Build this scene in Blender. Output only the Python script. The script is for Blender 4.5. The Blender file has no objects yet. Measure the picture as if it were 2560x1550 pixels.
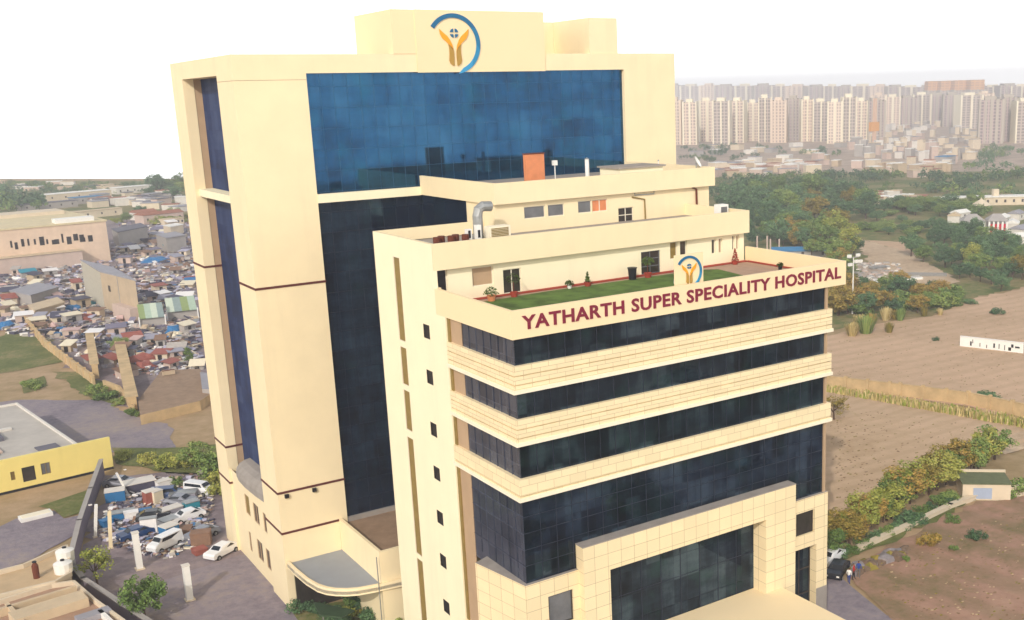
import bpy, math, random
from mathutils import Vector, Matrix, noise
sc = bpy.context.scene
# ------------------------------------------------------------------ camera
CAM = Vector((-32.942, -61.727, 46.861)); YAW, PITCH, ROLL = .606963, -.2322506, -.0268816
FPX, PX, PY = 2713.68, 1591.68, 874.73           # focal length and optical centre, in pixels of a 2560 x 1550 frame
def _axes():
    cy, sy, cp, sp = math.cos(YAW), math.sin(YAW), math.cos(PITCH), math.sin(PITCH)
    fw = Vector((sy*cp, cy*cp, sp)); r = Vector((cy, -sy, 0)); u = r.cross(fw)
    c, s = math.cos(ROLL), math.sin(ROLL)
    return c*r + s*u, -s*r + c*u, fw
R_, U_, F_ = _axes()
cd = bpy.data.cameras.new('camera'); cam = bpy.data.objects.new('camera', cd); sc.collection.objects.link(cam)
cam.matrix_world = Matrix(((R_.x, U_.x, -F_.x, CAM.x), (R_.y, U_.y, -F_.y, CAM.y), (R_.z, U_.z, -F_.z, CAM.z), (0, 0, 0, 1)))
cd.sensor_width = 36; cd.lens = FPX*36/2560; cd.shift_x = (1280-PX)/2560; cd.shift_y = (PY-775)/2560
cd.clip_end = 8000; cd.clip_start = .5
sc.camera = cam
def G(u, v, z=0.0):                              # point of the horizontal plane z seen at (u, v)
    d = R_*((u-PX)/FPX) - U_*((v-PY)/FPX) + F_
    return CAM + d*((z-CAM.z)/d.z)
# ------------------------------------------------------------------ sky, sun, exposure
SUN_ELEV, SUN_AZ = 31.0, 46.0                    # the light travels towards azimuth SUN_AZ (from +y towards +x)
w = bpy.data.worlds.new('World'); sc.world = w; w.use_nodes = True
nt = w.node_tree; nt.nodes.clear()
N = nt.nodes.new
out = N('ShaderNodeOutputWorld'); bg = N('ShaderNodeBackground'); sky = N('ShaderNodeTexSky'); sky.sky_type = 'NISHITA'
sky.sun_disc = False; sky.sun_elevation = math.radians(SUN_ELEV); sky.sun_rotation = math.radians(SUN_AZ+180)
sky.air_density = 1.6; sky.dust_density = 4.0
tc = N('ShaderNodeTexCoord'); sx = N('ShaderNodeSeparateXYZ'); nt.links.new(tc.outputs['Generated'], sx.inputs[0])
mr = N('ShaderNodeMapRange'); mr.interpolation_type = 'SMOOTHSTEP'
mr.inputs[1].default_value = .12; mr.inputs[2].default_value = .55; mr.inputs[3].default_value = 1.0; mr.inputs[4].default_value = .12
nt.links.new(sx.outputs[2], mr.inputs[0])
mx = N('ShaderNodeMix'); mx.data_type = 'RGBA'
nt.links.new(mr.outputs[0], mx.inputs[0]); nt.links.new(sky.outputs[0], mx.inputs[6]); mx.inputs[7].default_value = (16.5, 16.5, 16.5, 1)   # white overcast haze low over the horizon
nt.links.new(mx.outputs[2], bg.inputs[0]); bg.inputs[1].default_value = .1
nt.links.new(bg.outputs[0], out.inputs[0])
sd = bpy.data.lights.new('sun', 'SUN'); sd.energy = 2.2; sd.angle = math.radians(.6); sd.color = (1, .95, .9)
so = bpy.data.objects.new('sun', sd); sc.collection.objects.link(so)
az, el = math.radians(SUN_AZ), math.radians(SUN_ELEV)
so.rotation_euler = Vector((math.sin(az)*math.cos(el), math.cos(az)*math.cos(el), -math.sin(el))).to_track_quat('-Z', 'Y').to_euler()
so.location = (-20, -60, 120)
sc.view_settings.view_transform = 'Standard'; sc.view_settings.look = 'None'; sc.view_settings.exposure = 0.08; sc.view_settings.gamma = 1.0
rnd = random.Random(7)
# ------------------------------------------------------------------ materials
def lin(h):
    if not isinstance(h, str): return tuple(h)+(1,) if len(h) == 3 else tuple(h)
    c = [int(h[i:i+2], 16)/255 for i in (0, 2, 4)]
    return tuple(((x+.055)/1.055)**2.4 if x > .04045 else x/12.92 for x in c) + (1,)
MATS = {}
class NT:
    def __init__(s, name, rough=.8, metal=0.0, spec=.3):
        s.m = bpy.data.materials.new(name); s.m.use_nodes = True; s.t = s.m.node_tree; s.b = s.t.nodes['Principled BSDF']
        s.b.inputs['Roughness'].default_value = rough; s.b.inputs['Metallic'].default_value = metal
        s.b.inputs['Specular IOR Level'].default_value = spec; s.co = None; MATS[name] = s.m
    def n(s, kind, **k):
        x = s.t.nodes.new(kind)
        for a, v in k.items(): setattr(x, a, v)
        return x
    def l(s, a, b): s.t.links.new(a, b)
    def coord(s, kind='Object'):
        if not s.co: s.co = s.n('ShaderNodeTexCoord')
        return s.co.outputs[kind]
    def noise(s, scale, detail=3, vec=None, rough=.6):
        x = s.n('ShaderNodeTexNoise'); x.inputs['Scale'].default_value = scale; x.inputs['Detail'].default_value = detail; x.inputs['Roughness'].default_value = rough
        s.l(vec or s.coord(), x.inputs['Vector']); return x.outputs[0]
    def ramp(s, fac, stops, interp='LINEAR'):
        x = s.n('ShaderNodeValToRGB'); e = x.color_ramp; e.interpolation = interp
        while len(e.elements) < len(stops): e.elements.new(.5)
        for i, (p, c) in enumerate(stops): e.elements[i].position = p; e.elements[i].color = lin(c)
        s.l(fac, x.inputs[0]); return x.outputs[0]
    def mix(s, fac, a, b, mode='MIX'):
        x = s.n('ShaderNodeMix', data_type='RGBA', blend_type=mode)
        for sock, v in ((x.inputs[0], fac), (x.inputs[6], a), (x.inputs[7], b)):
            if hasattr(v, 'links'): s.l(v, sock)
            elif isinstance(v, (int, float)): sock.default_value = v
            else: sock.default_value = lin(v)
        return x.outputs[2]
    def color(s, c):
        if hasattr(c, 'links'): s.l(c, s.b.inputs['Base Color'])
        else: s.b.inputs['Base Color'].default_value = lin(c)
    def bump(s, h, strength=.3, dist=.1):
        x = s.n('ShaderNodeBump'); x.inputs['Strength'].default_value = strength; x.inputs['Distance'].default_value = dist
        s.l(h, x.inputs['Height']); s.l(x.outputs[0], s.b.inputs['Normal'])
    def wallvec(s):                              # (x + y, z) so that a pattern runs round the corner of axis-aligned walls
        a = s.n('ShaderNodeSeparateXYZ'); s.l(s.coord(), a.inputs[0])
        p = s.n('ShaderNodeMath', operation='ADD'); s.l(a.outputs[0], p.inputs[0]); s.l(a.outputs[1], p.inputs[1])
        c = s.n('ShaderNodeCombineXYZ'); s.l(p.outputs[0], c.inputs[0]); s.l(a.outputs[2], c.inputs[1]); return c.outputs[0]
def plain(name, c, rough=.8, var=.12, scale=1.5, metal=0.0, spec=.3, streak=False):
    if name in MATS: return MATS[name]
    s = NT(name, rough, metal, spec); c = lin(c)
    f = s.noise(scale, 4)
    dark = tuple(x*(1-var) for x in c[:3]); lite = tuple(min(1, x*(1+var*.6)) for x in c[:3])
    col = s.ramp(f, [(.3, dark), (.7, lite)])
    if streak:
        mp = s.n('ShaderNodeMapping'); mp.inputs['Scale'].default_value = (.45, .45, .04); s.l(s.coord(), mp.inputs[0])
        col = s.mix(s.ramp(s.noise(1.6, 4, mp.outputs[0]), [(.5, (0, 0, 0)), (.8, (.3, .3, .3))]), col, tuple(x*.8 for x in c[:3]))
    s.color(col); return s.m
def tiled(name, c, w_, h_, offset, joint, mortar=.02, var=.07):
    s = NT(name, .55, 0, .35); c = lin(c)[:3]
    b = s.n('ShaderNodeTexBrick'); s.l(s.wallvec(), b.inputs['Vector']); b.offset = offset
    b.inputs['Color1'].default_value = tuple(x*(1-var) for x in c)+(1,); b.inputs['Color2'].default_value = tuple(min(1, x*(1+var*.5)) for x in c)+(1,)
    b.inputs['Mortar'].default_value = lin(joint); b.inputs['Scale'].default_value = 1; b.inputs['Mortar Size'].default_value = mortar
    b.inputs['Mortar Smooth'].default_value = .6; b.inputs['Brick Width'].default_value = w_; b.inputs['Row Height'].default_value = h_
    col = s.mix(s.ramp(s.noise(.5, 4), [(.45, (0, 0, 0)), (.75, (.35, .35, .35))]), b.outputs[0], tuple(x*.84 for x in c))
    s.color(col); return s.m
def glass(name, c1, c2, c3, pw, ph, line, metal=.8, rough=.12, lw=.035, wob=.05, c4=None, odd=.35):
    s = NT(name, rough, metal, .5)
    v = s.wallvec()
    b = s.n('ShaderNodeTexBrick'); s.l(v, b.inputs['Vector']); b.offset = 0
    b.inputs['Color1'].default_value = (0, 0, 0, 1); b.inputs['Color2'].default_value = (1, 1, 1, 1); b.inputs['Mortar'].default_value = (.5, .5, .5, 1)
    b.inputs['Scale'].default_value = 1; b.inputs['Mortar Size'].default_value = lw; b.inputs['Mortar Smooth'].default_value = .5
    b.inputs['Brick Width'].default_value = pw; b.inputs['Row Height'].default_value = ph; b.inputs['Bias'].default_value = 0
    def st_(sx_, sy_, sc_):
        mp = s.n('ShaderNodeMapping'); mp.inputs['Scale'].default_value = (sx_, sy_, 1); s.l(v, mp.inputs[0]); return s.noise(sc_, 5, mp.outputs[0], .75)
    f = s.mix(.5, st_(1.6, .3, .55), st_(.3, 1.5, .5)); f = s.mix(.45, f, s.noise(.12, 5, v, .7)); f = s.mix(.12*min(1, odd/.3), f, b.outputs[0])
    col = s.ramp(f, [(.4, c1), (.5, c2), (.6, c3)])
    hue = s.noise(.28, 4, v, .7); col = s.mix(s.ramp(hue, [(.52, (0, 0, 0)), (.68, (.55, .55, .55))]), col, c4 or c3)  # streaks and blotches of reflections are put into the glass colour
    col = s.mix(s.ramp(b.outputs[0], [(.86, (0, 0, 0)), (.98, (odd, odd, odd))]), col, c3)
    col = s.mix(s.ramp(b.outputs['Fac'], [(0, (0, 0, 0)), (1, (.3, .3, .3))]), col, line)
    s.color(col)
    s.bump(s.mix(.75 if odd > .2 else .93, b.outputs[0], s.noise(.5, 3, v)), wob, .25)
    return s.m
M = {}
M['cream'] = plain('cream_paint', 'F3E1B9', .75, .04, .35, streak=True)
M['cream_pale'] = plain('pale_cream_paint', 'F7EDCB', .75, .03, .35, streak=True)
M['cream_flat'] = plain('sign_board_paint', 'F3DDB2', .7, .02, .3)
M['tile'] = tiled('cream_stone_tiles', 'F3DFB4', 1.15, .98, 0, 'A8926A')
M['band'] = tiled('cream_band_tiles', 'F3E0B6', 1.3, .62, .5, 'B59E74', .018)
M['trim'] = plain('white_trim', 'F4EAD0', .6, .04)
M['tan'] = plain('tan_panel', 'B79B7C', .8, .08, .6, streak=True)
M['olive'] = plain('olive_blind', '8E7740', .6, .18, 2.0, streak=True)
M['stripe'] = plain('maroon_stripe', '5E2A26', .6, .1)
M['dark'] = plain('dark_void', '1E1A1C', .5, .2)
M['glass_blue'] = glass('blue_curtain_glass', '0C3250', '174C72', '2C6286', 1.25, 1.85, '1A4A68', rough=.06, wob=.014, c4='1C637E', odd=.06)  # blue of the reflected sky is put into this tint
M['glass_navy'] = glass('navy_curtain_glass', '18223A', '243A58', '3C5676', 1.25, 1.85, '28304A', metal=.75, rough=.07, wob=.02, c4='264A5C', odd=.15)  # lower panes: the darker reflected ground is put into this tint
M['glass_dark'] = glass('dark_strip_glass', '121A26', '28384C', '52687C', 1.3, 2.0, '3C465C', metal=.78, wob=.05, rough=.05, c4='2C5254')
M['glass_side'] = glass('side_strip_glass', '3A4050', '505668', '626878', 1.0, 1.25, '868A98', metal=.55)
M['glass_recess'] = glass('violet_recess_glass', '162444', '22345C', '36466A', 1.2, 1.85, '1E2248', metal=0, rough=.55)
M['glass_recess'].node_tree.nodes['Principled BSDF'].inputs['Specular IOR Level'].default_value = .08
M['mull'] = plain('dark_mullion', '262C3A', .4, .1)
M['win'] = plain('dark_window_glass', '3A3430', .12, .35, 1.2, 0, .6)
M['win_grey'] = plain('grey_window_glass', '6E7074', .15, .25, .9, 0, .6)
M['frame'] = plain('white_window_frame', 'E4DCC8', .5, .04)
M['concrete'] = plain('grey_concrete', '9C948C', .85, .15, .8, streak=True)
M['roof'] = plain('brown_roof_concrete', '9A8068', .9, .2, .9)
M['greyroof'] = plain('grey_canopy_roof', '8F959E', .6, .06, .6)
M['grass'] = plain('terrace_lawn', '587230', .95, .5, .6)
M['pave'] = plain('terrace_paving', 'AE917C', .9, .12, 1.0)
M['red'] = plain('maroon_letter', '7E1D36', .5, .04)
M['white'] = plain('white_paint', 'EDEBE4', .5, .05)
M['metal'] = plain('galvanised_metal', 'A9AAA8', .4, .12, 2, .6)
M['rust'] = plain('rust_brown', '6A3522', .8, .3, 3)
M['terra'] = plain('terracotta', 'A0402F', .8, .12, 4)
M['leafy'] = plain('pot_leaf', '55682C', .9, .4, 5)
M['orange'] = plain('orange_board', 'D98A5E', .8, .12, 1.5)
M['black'] = plain('black_plastic', '1C1C22', .45, .1)
# ------------------------------------------------------------------ mesh builder
class MB:
    def __init__(s): s.v = []; s.f = []; s.mi = []; s.cur = 0
    def face(s, pts):
        i = len(s.v); s.v += [tuple(p) for p in pts]; s.f.append(tuple(range(i, i+len(pts)))); s.mi.append(s.cur)
    def box(s, x0, x1, y0, y1, z0, z1, skip=''):
        p = [(x, y, z) for z in (z0, z1) for y in (y0, y1) for x in (x0, x1)]
        F = {'b': (0, 2, 3, 1), 't': (4, 5, 7, 6), 'f': (0, 1, 5, 4), 'k': (2, 6, 7, 3), 'l': (0, 4, 6, 2), 'r': (1, 3, 7, 5)}
        i = len(s.v); s.v += p
        for k, q in F.items():
            if k not in skip: s.f.append(tuple(i+a for a in q)); s.mi.append(s.cur)
        return s
    def obox(s, c, ux, L, W, z0, z1, roof=0.0):  # box turned about z: centre, unit direction, length along it, width
        c = Vector(c); ux = Vector((ux[0], ux[1], 0)).normalized(); uy = Vector((-ux.y, ux.x, 0))
        q = [c+ux*a*L/2+uy*b*W/2 for a, b in ((-1, -1), (1, -1), (1, 1), (-1, 1))]
        lo = [(p.x, p.y, z0) for p in q]; hi = [(p.x, p.y, z1) for p in q]
        for i in range(4): j = (i+1) % 4; s.face([lo[i], lo[j], hi[j], hi[i]])
        s.face(hi if not roof else hi)
        if roof:
            a = c-ux*L/2; b = c+ux*L/2; ra = (a.x, a.y, z1+roof); rb = (b.x, b.y, z1+roof)
            s.face([hi[0], hi[1], rb, ra]); s.face([hi[2], hi[3], ra, rb]); s.face([hi[1], hi[2], rb]); s.face([hi[3], hi[0], ra])
        return s
    def prism(s, pts, z0, z1, cap=True):         # pts: plan outline, counter-clockwise
        n = len(pts)
        z0s = z0 if isinstance(z0, (list, tuple)) else [z0]*n; z1s = z1 if isinstance(z1, (list, tuple)) else [z1]*n
        lo = [(p[0], p[1], z0s[i]) for i, p in enumerate(pts)]; hi = [(p[0], p[1], z1s[i]) for i, p in enumerate(pts)]
        for i in range(n): j = (i+1) % n; s.face([lo[i], lo[j], hi[j], hi[i]])
        if cap: s.face(hi); s.face(lo[::-1])
        return s
    def wall(s, plane, at_, a0, a1, z0, z1, holes=(), depth=.35):
        """a wall face with recessed rectangular openings. plane 'x' faces -x and spans y, plane 'y' faces -y and spans x."""
        P = (lambda a, z, d=0: (at_+d, a, z)) if plane == 'x' else (lambda a, z, d=0: (a, at_+d, z))
        As = sorted({a0, a1, *[h[0] for h in holes], *[h[1] for h in holes]}); Zs = sorted({z0, z1, *[h[2] for h in holes], *[h[3] for h in holes]})
        rev = plane == 'x'
        def add(q): s.face(q[::-1] if rev else q)
        for i in range(len(As)-1):
            for j in range(len(Zs)-1):
                ca, cz = (As[i]+As[i+1])/2, (Zs[j]+Zs[j+1])/2
                if any(h[0] < ca < h[1] and h[2] < cz < h[3] for h in holes): continue
                add([P(As[i], Zs[j]), P(As[i+1], Zs[j]), P(As[i+1], Zs[j+1]), P(As[i], Zs[j+1])])
        for h in holes:
            b0, b1, c0, c1 = h[:4]; d = h[4] if len(h) > 4 else depth
            add([P(b0, c0), P(b0, c0, d), P(b0, c1, d), P(b0, c1)][::-1]); add([P(b1, c0), P(b1, c0, d), P(b1, c1, d), P(b1, c1)])
            add([P(b0, c0), P(b1, c0), P(b1, c0, d), P(b0, c0, d)]); add([P(b0, c1), P(b1, c1), P(b1, c1, d), P(b0, c1, d)][::-1])
        return s
    def tube(s, pts, r, n=8, r1=None):
        rings = []; pts = [Vector(p) for p in pts]
        for i, p in enumerate(pts):
            d = (pts[min(i+1, len(pts)-1)]-pts[max(i-1, 0)]).normalized()
            a = d.orthogonal().normalized(); b = d.cross(a)
            if i and (a.dot(pa) < 0 or True):
                a = (pa-d*pa.dot(d)).normalized(); b = d.cross(a)
            pa = a; rr = r if r1 is None else r+(r1-r)*i/(len(pts)-1)
            rings.append([p+(a*math.cos(t*2*math.pi/n)+b*math.sin(t*2*math.pi/n))*rr for t in range(n)])
        for i in range(len(rings)-1):
            for t in range(n):
                u = (t+1) % n; s.face([rings[i][t], rings[i][u], rings[i+1][u], rings[i+1][t]])
        s.face(rings[0][::-1]); s.face(rings[-1]); return s
    def lathe(s, c, prof, n=12):                 # prof: (radius, z) pairs
        for i in range(len(prof)-1):
            for t in range(n):
                a, b = 2*math.pi*t/n, 2*math.pi*(t+1)/n
                q = [(c[0]+r*math.cos(x), c[1]+r*math.sin(x), c[2]+z) for (r, z), x in ((prof[i], a), (prof[i], b), (prof[i+1], b), (prof[i+1], a))]
                s.face(q)
        return s
    def blob(s, c, rx, ry, rz, seed=0, amp=.25, n=8, m=6):
        def P(i, j):
            th, ph = 2*math.pi*(i % n)/n, math.pi*j/m
            d = Vector((math.cos(th)*math.sin(ph), math.sin(th)*math.sin(ph), math.cos(ph)))
            k = 1+amp*noise.noise(d*2.1+Vector((seed*3.7, seed*1.3, 0)))
            return (c[0]+d.x*rx*k, c[1]+d.y*ry*k, c[2]+d.z*rz*k)
        for j in range(m):
            for i in range(n): s.face([P(i, j), P(i, j+1), P(i+1, j+1), P(i+1, j)])
        return s
    def build(s, name, mat, parent=None, smooth=False, origin=None, **props):
        me = bpy.data.meshes.new(name)
        o0 = Vector(origin) if origin is not None else Vector((0, 0, 0))
        me.from_pydata([tuple(Vector(v)-o0) for v in s.v], [], s.f)
        for m_ in (mat if isinstance(mat, (list, tuple)) else [mat]): me.materials.append(M[m_] if isinstance(m_, str) else m_)
        me.polygons.foreach_set('material_index', s.mi)
        if smooth: me.polygons.foreach_set('use_smooth', [True]*len(s.f))
        me.validate(); me.update()
        o = bpy.data.objects.new(name, me); sc.collection.objects.link(o)
        if parent is not None: o.parent = parent
        o.location = o0
        for k, v in props.items(): o[k] = v
        return o
def thing(name, label, cat, loc=(0, 0, 0), rotz=0.0, group=None):
    o = bpy.data.objects.new(name, None); sc.collection.objects.link(o); o.empty_display_size = .3
    o.location = loc; o.rotation_euler = (0, 0, rotz); o['label'] = label; o['category'] = cat
    if group: o['group'] = group
    return o
def tag(o, label, cat, group=None):
    o['label'] = label; o['category'] = cat
    if group: o['group'] = group
    return o
def copy_tree(o, parent=None):
    c = o.copy(); sc.collection.objects.link(c)
    if parent is not None: c.parent = parent
    for ch in list(o.children): copy_tree(ch, c)
    return c
def ngon_plate(mb, pts2, place, th):             # flat shape with thickness; place(a, b, d) -> 3D point
    n = len(pts2)
    mb.face([place(a, b, 0) for a, b in pts2])
    for i in range(n):
        a, b = pts2[i], pts2[(i+1) % n]
        mb.face([place(*a, 0), place(*a, th), place(*b, th), place(*b, 0)])
# ================================================================== the hospital
H = thing('hospital_building', 'cream hospital with tall blue glass tower behind a lower striped front block', 'hospital', (0, 0, 0))
def window(name, plane, at_, a0, a1, z0, z1, mat, parent=None, fr=.07, mull=0, bars=0, fmat='frame', label=None):
    """a framed window set in a wall opening: frame (mullions too) with its pane as sub-part"""
    f = MB(); p = MB()
    def bx(m, a_, b_, c_, d_, e0, e1):
        if plane == 'x': m.box(at_+e0, at_+e1, a_, b_, c_, d_)
        else: m.box(a_, b_, at_+e0, at_+e1, c_, d_)
    bx(f, a0, a0+fr, z0, z1, -.06, .02); bx(f, a1-fr, a1, z0, z1, -.06, .02)
    bx(f, a0+fr, a1-fr, z0, z0+fr, -.06, .02); bx(f, a0+fr, a1-fr, z1-fr, z1, -.06, .02)
    for k in range(mull):
        c = a0+(a1-a0)*(k+1)/(mull+1); bx(f, c-fr/2, c+fr/2, z0+fr, z1-fr, -.055, .0)
    for k in range(bars):
        c = z0+(z1-z0)*(k+1)/(bars+1); bx(f, a0+fr, a1-fr, c-fr/2, c+fr/2, -.05, .0)
    bx(p, a0+fr*.5, a1-fr*.5, z0+fr*.5, z1-fr*.5, .005, .05)
    o = f.build(name, fmat, parent or H); p.build('pane', mat, o)
    if label: o['label'] = label
    return o
# ---- front block: stair wall on the left with slit windows and square vents
slits = [(17.85, 19.15, 28.05, 34.85), (17.85, 19.15, 24.4, 27.6), (17.85, 19.15, 20.55, 24.0), (17.85, 19.15, 9.65, 20.0), (17.85, 19.15, .8, 9.3)]
sqs = [(13.05, 14.2, t-1.1, t) for t in (30.2, 26.6, 22.4, 18.8, 15.1, 11.4, 7.4, 3.7)]
w1 = MB().wall('x', 0, 11.65, 22.92, 0, 36.49, slits+sqs, .09)
w1.wall('x', 0, 10.12, 11.65, 0, 31.29, [], .3)
w1.box(.35, 5.9, 10.12, 22.92, 0, 31.2, skip='lf'); w1.face([(0, 10.12, 0), (5.9, 10.12, 0), (5.9, 10.12, 31.29), (0, 10.12, 31.29)])
w1.face([(0, 22.92, 0), (0, 22.92, 36.49), (9.76, 22.92, 36.49), (9.76, 22.92, 0)])
w1.face([(0, 11.65, 33.22), (.3, 11.65, 33.22), (.3, 11.65, 34.51), (0, 11.65, 34.51)]); w1.face([(.3, 11.65, 33.22), (.3, 12.2, 33.22), (.3, 12.2, 34.51), (.3, 11.65, 34.51)])
w1.build('stair_wall', 'cream_pale', H)
for a0, a1, z0, z1 in slits: window('slit_window', 'x', .075, a0, a1, z0, z1, 'olive', fr=.05)
for a0, a1, z0, z1 in sqs: window('vent_window', 'x', .075, a0, a1, z0, z1, 'dark', fr=.06, bars=0, fmat='win')
# upper storey behind the terrace, with doors and windows under the parapet
doors = [(.45, 1.35, 32.0, 34.45), (3.4, 5.2, 32.84, 34.3), (6.03, 7.62, 31.95, 33.86), (19.1, 21.1, 31.95, 33.87), (22.15, 22.93, 32.9, 34.4), (23.22, 23.96, 32.9, 34.4), (26.7, 27.15, 32.9, 34.2), (27.5, 27.9, 32.9, 34.2), (29.05, 29.35, 33.0, 34.3), (29.5, 29.85, 33.0, 34.3)]
w2 = MB().wall('y', 12.2, .3, 30.4, 31.29, 34.51, doors, .25)
w2.face([(30.4, 12.2, 31.29), (30.4, 22.9, 31.29), (30.4, 22.9, 34.51), (30.4, 12.2, 34.51)])
w2.build('terrace_wall', 'cream_pale', H)
for i, (a0, a1, z0, z1) in enumerate(doors):
    nm = 'door' if z0 < 32 else 'window'
    m_ = {0: 'dark', 1: 'tan', 2: 'win', 3: 'win', 4: 'olive', 5: 'win'}.get(i, 'win' if i % 2 == 0 else 'tan')
    window(nm, 'y', 12.38, a0, a1, z0, z1, m_, mull=1 if i in (2, 3) else 0, bars=2 if i == 3 else 0, fmat='frame' if i != 3 else 'win_grey')
p = MB()                                                            # roof parapet of the front block
p.box(.3, 30.58, 11.65, 11.95, 34.51, 36.49); p.box(.02, .3, 11.65, 22.9, 36.3, 36.49, skip='l'); p.box(.02, .3, 11.65, 11.95, 34.51, 36.3, skip='l')
p.box(30.28, 30.58, 11.95, 22.92, 34.51, 36.49); p.box(.3, 9.76, 22.62, 22.915, 35.5, 36.49); p.box(.02, .3, 12.0, 22.6, 35.3, 36.3, skip='l')
p.box(-.0, .018, 11.65, 11.66, 34.51, 36.49)
p.build('roof_parapet', 'cream', H)
MB().box(.3, 30.3, 11.95, 22.6, 34.52, 35.45).build('roof_slab', 'concrete', H)
# penthouse
ph = [(12.82, 14.93, 36.52, 37.58), (15.2, 16.88, 36.52, 37.58), (18.3, 19.75, 36.55, 37.64), (19.8, 21.45, 36.55, 37.64), (22.6, 24.28, 35.32, 36.7)]
w3 = MB().wall('y', 20.6, 9.96, 33.2, 35.2, 38.02, ph, .2)
w3.wall('x', 9.96, 20.6, 25.84, 35.2, 38.02, [], .2)
w3.box(9.98, 33.18, 25.9, 35.0, 0, 38.0); w3.face([(33.2, 20.6, 30), (33.2, 35, 30), (33.2, 35, 38.02), (33.2, 20.6, 38.02)])
w3.build('penthouse_wall', 'cream', H)
for i, (a0, a1, z0, z1) in enumerate(ph):
    window('window', 'y', 20.75, a0, a1, z0, z1, ['win_grey', 'win_grey', 'win_grey', 'orange', 'win'][i], mull=1 if i in (3, 4) else 0, bars=1 if i == 4 else 0, label='penthouse window with orange boards inside' if i == 3 else None)
MB().box(9.9, 9.97, 25.84, 35.0, 34.0, 38.0).build('link_glazing', 'glass_navy', H)
MB().box(9.9, 9.97, 22.95, 35.0, 7.4, 34.0).build('link_glazing', 'glass_navy', H)
p = MB()
p.box(9.76, 33.6, 20.14, 20.44, 38.02, 39.8); p.box(9.76, 10.06, 20.44, 35.0, 38.02, 39.8); p.box(33.3, 33.6, 20.44, 35.0, 38.02, 39.8)
p.build('penthouse_parapet', 'cream', H)
MB().box(10.06, 33.3, 20.44, 35.0, 38.03, 38.9).build('penthouse_roof', 'concrete', H)
# terrace on the sixth floor and its long sign parapet
sp = MB(); sp.box(0, 30.8, 0, .28, 31.29, 33.22); sp.box(0, .28, .28, 11.65, 31.29, 33.22); sp.box(.3, .55, 11.65, 12.19, 31.9, 33.22); sp.box(30.52, 30.8, .28, 12.15, 31.29, 33.22)
sp.box(.28, 30.52, .28, 12.15, 31.29, 31.5)
signp = sp.build('sign_parapet', 'cream_flat', H)
MB().box(.28, 30.52, .28, 12.18, 31.504, 31.88).build('terrace_floor', 'pave', H)
MB().box(.3, 30.5, 11.75, 12.19, 31.9, 31.99).build('skirting', 'terra', H)
MB().box(30.35, 30.5, 2.5, 11.7, 31.9, 32.02).build('skirting', 'terra', H)
# lettering
def text_part(body, x0, x1, zb, zt, y, th, mat, name, parent, bold=.018):
    cu = bpy.data.curves.new('lettering', 'FONT'); cu.body = body; cu.size = 1; cu.offset = bold; cu.resolution_u = 3; cu.space_character = 1.08
    o = bpy.data.objects.new('lettering_source', cu); sc.collection.objects.link(o)
    me = o.to_mesh(); vs = [v.co.copy() for v in me.vertices]; fs = [tuple(q.vertices) for q in me.polygons]; o.to_mesh_clear()
    bpy.data.objects.remove(o, do_unlink=True); bpy.data.curves.remove(cu)
    mnx, mxx = min(v.x for v in vs), max(v.x for v in vs); mny, mxy = min(v.y for v in vs), max(v.y for v in vs)
    P = [(x0+(v.x-mnx)/(mxx-mnx)*(x1-x0), y, zb+(v.y-mny)/(mxy-mny)*(zt-zb)) for v in vs]
    m = MB(); n = len(P); ed = {}
    for q in fs:
        m.face([P[i] for i in q])
        for k in range(len(q)): a, b = q[k], q[(k+1) % len(q)]; ed[(a, b)] = 1
    for (a, b) in ed:
        if (b, a) not in ed: m.face([P[a], (P[a][0], y+th, P[a][2]), (P[b][0], y+th, P[b][2]), P[b]])
    return m.build(name, mat, parent)
text_part('YATHARTH SUPER SPECIALITY HOSPITAL', .78, 30.2, 31.86, 32.82, -.06, .058, 'red', 'lettering', signp, .025)
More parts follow.
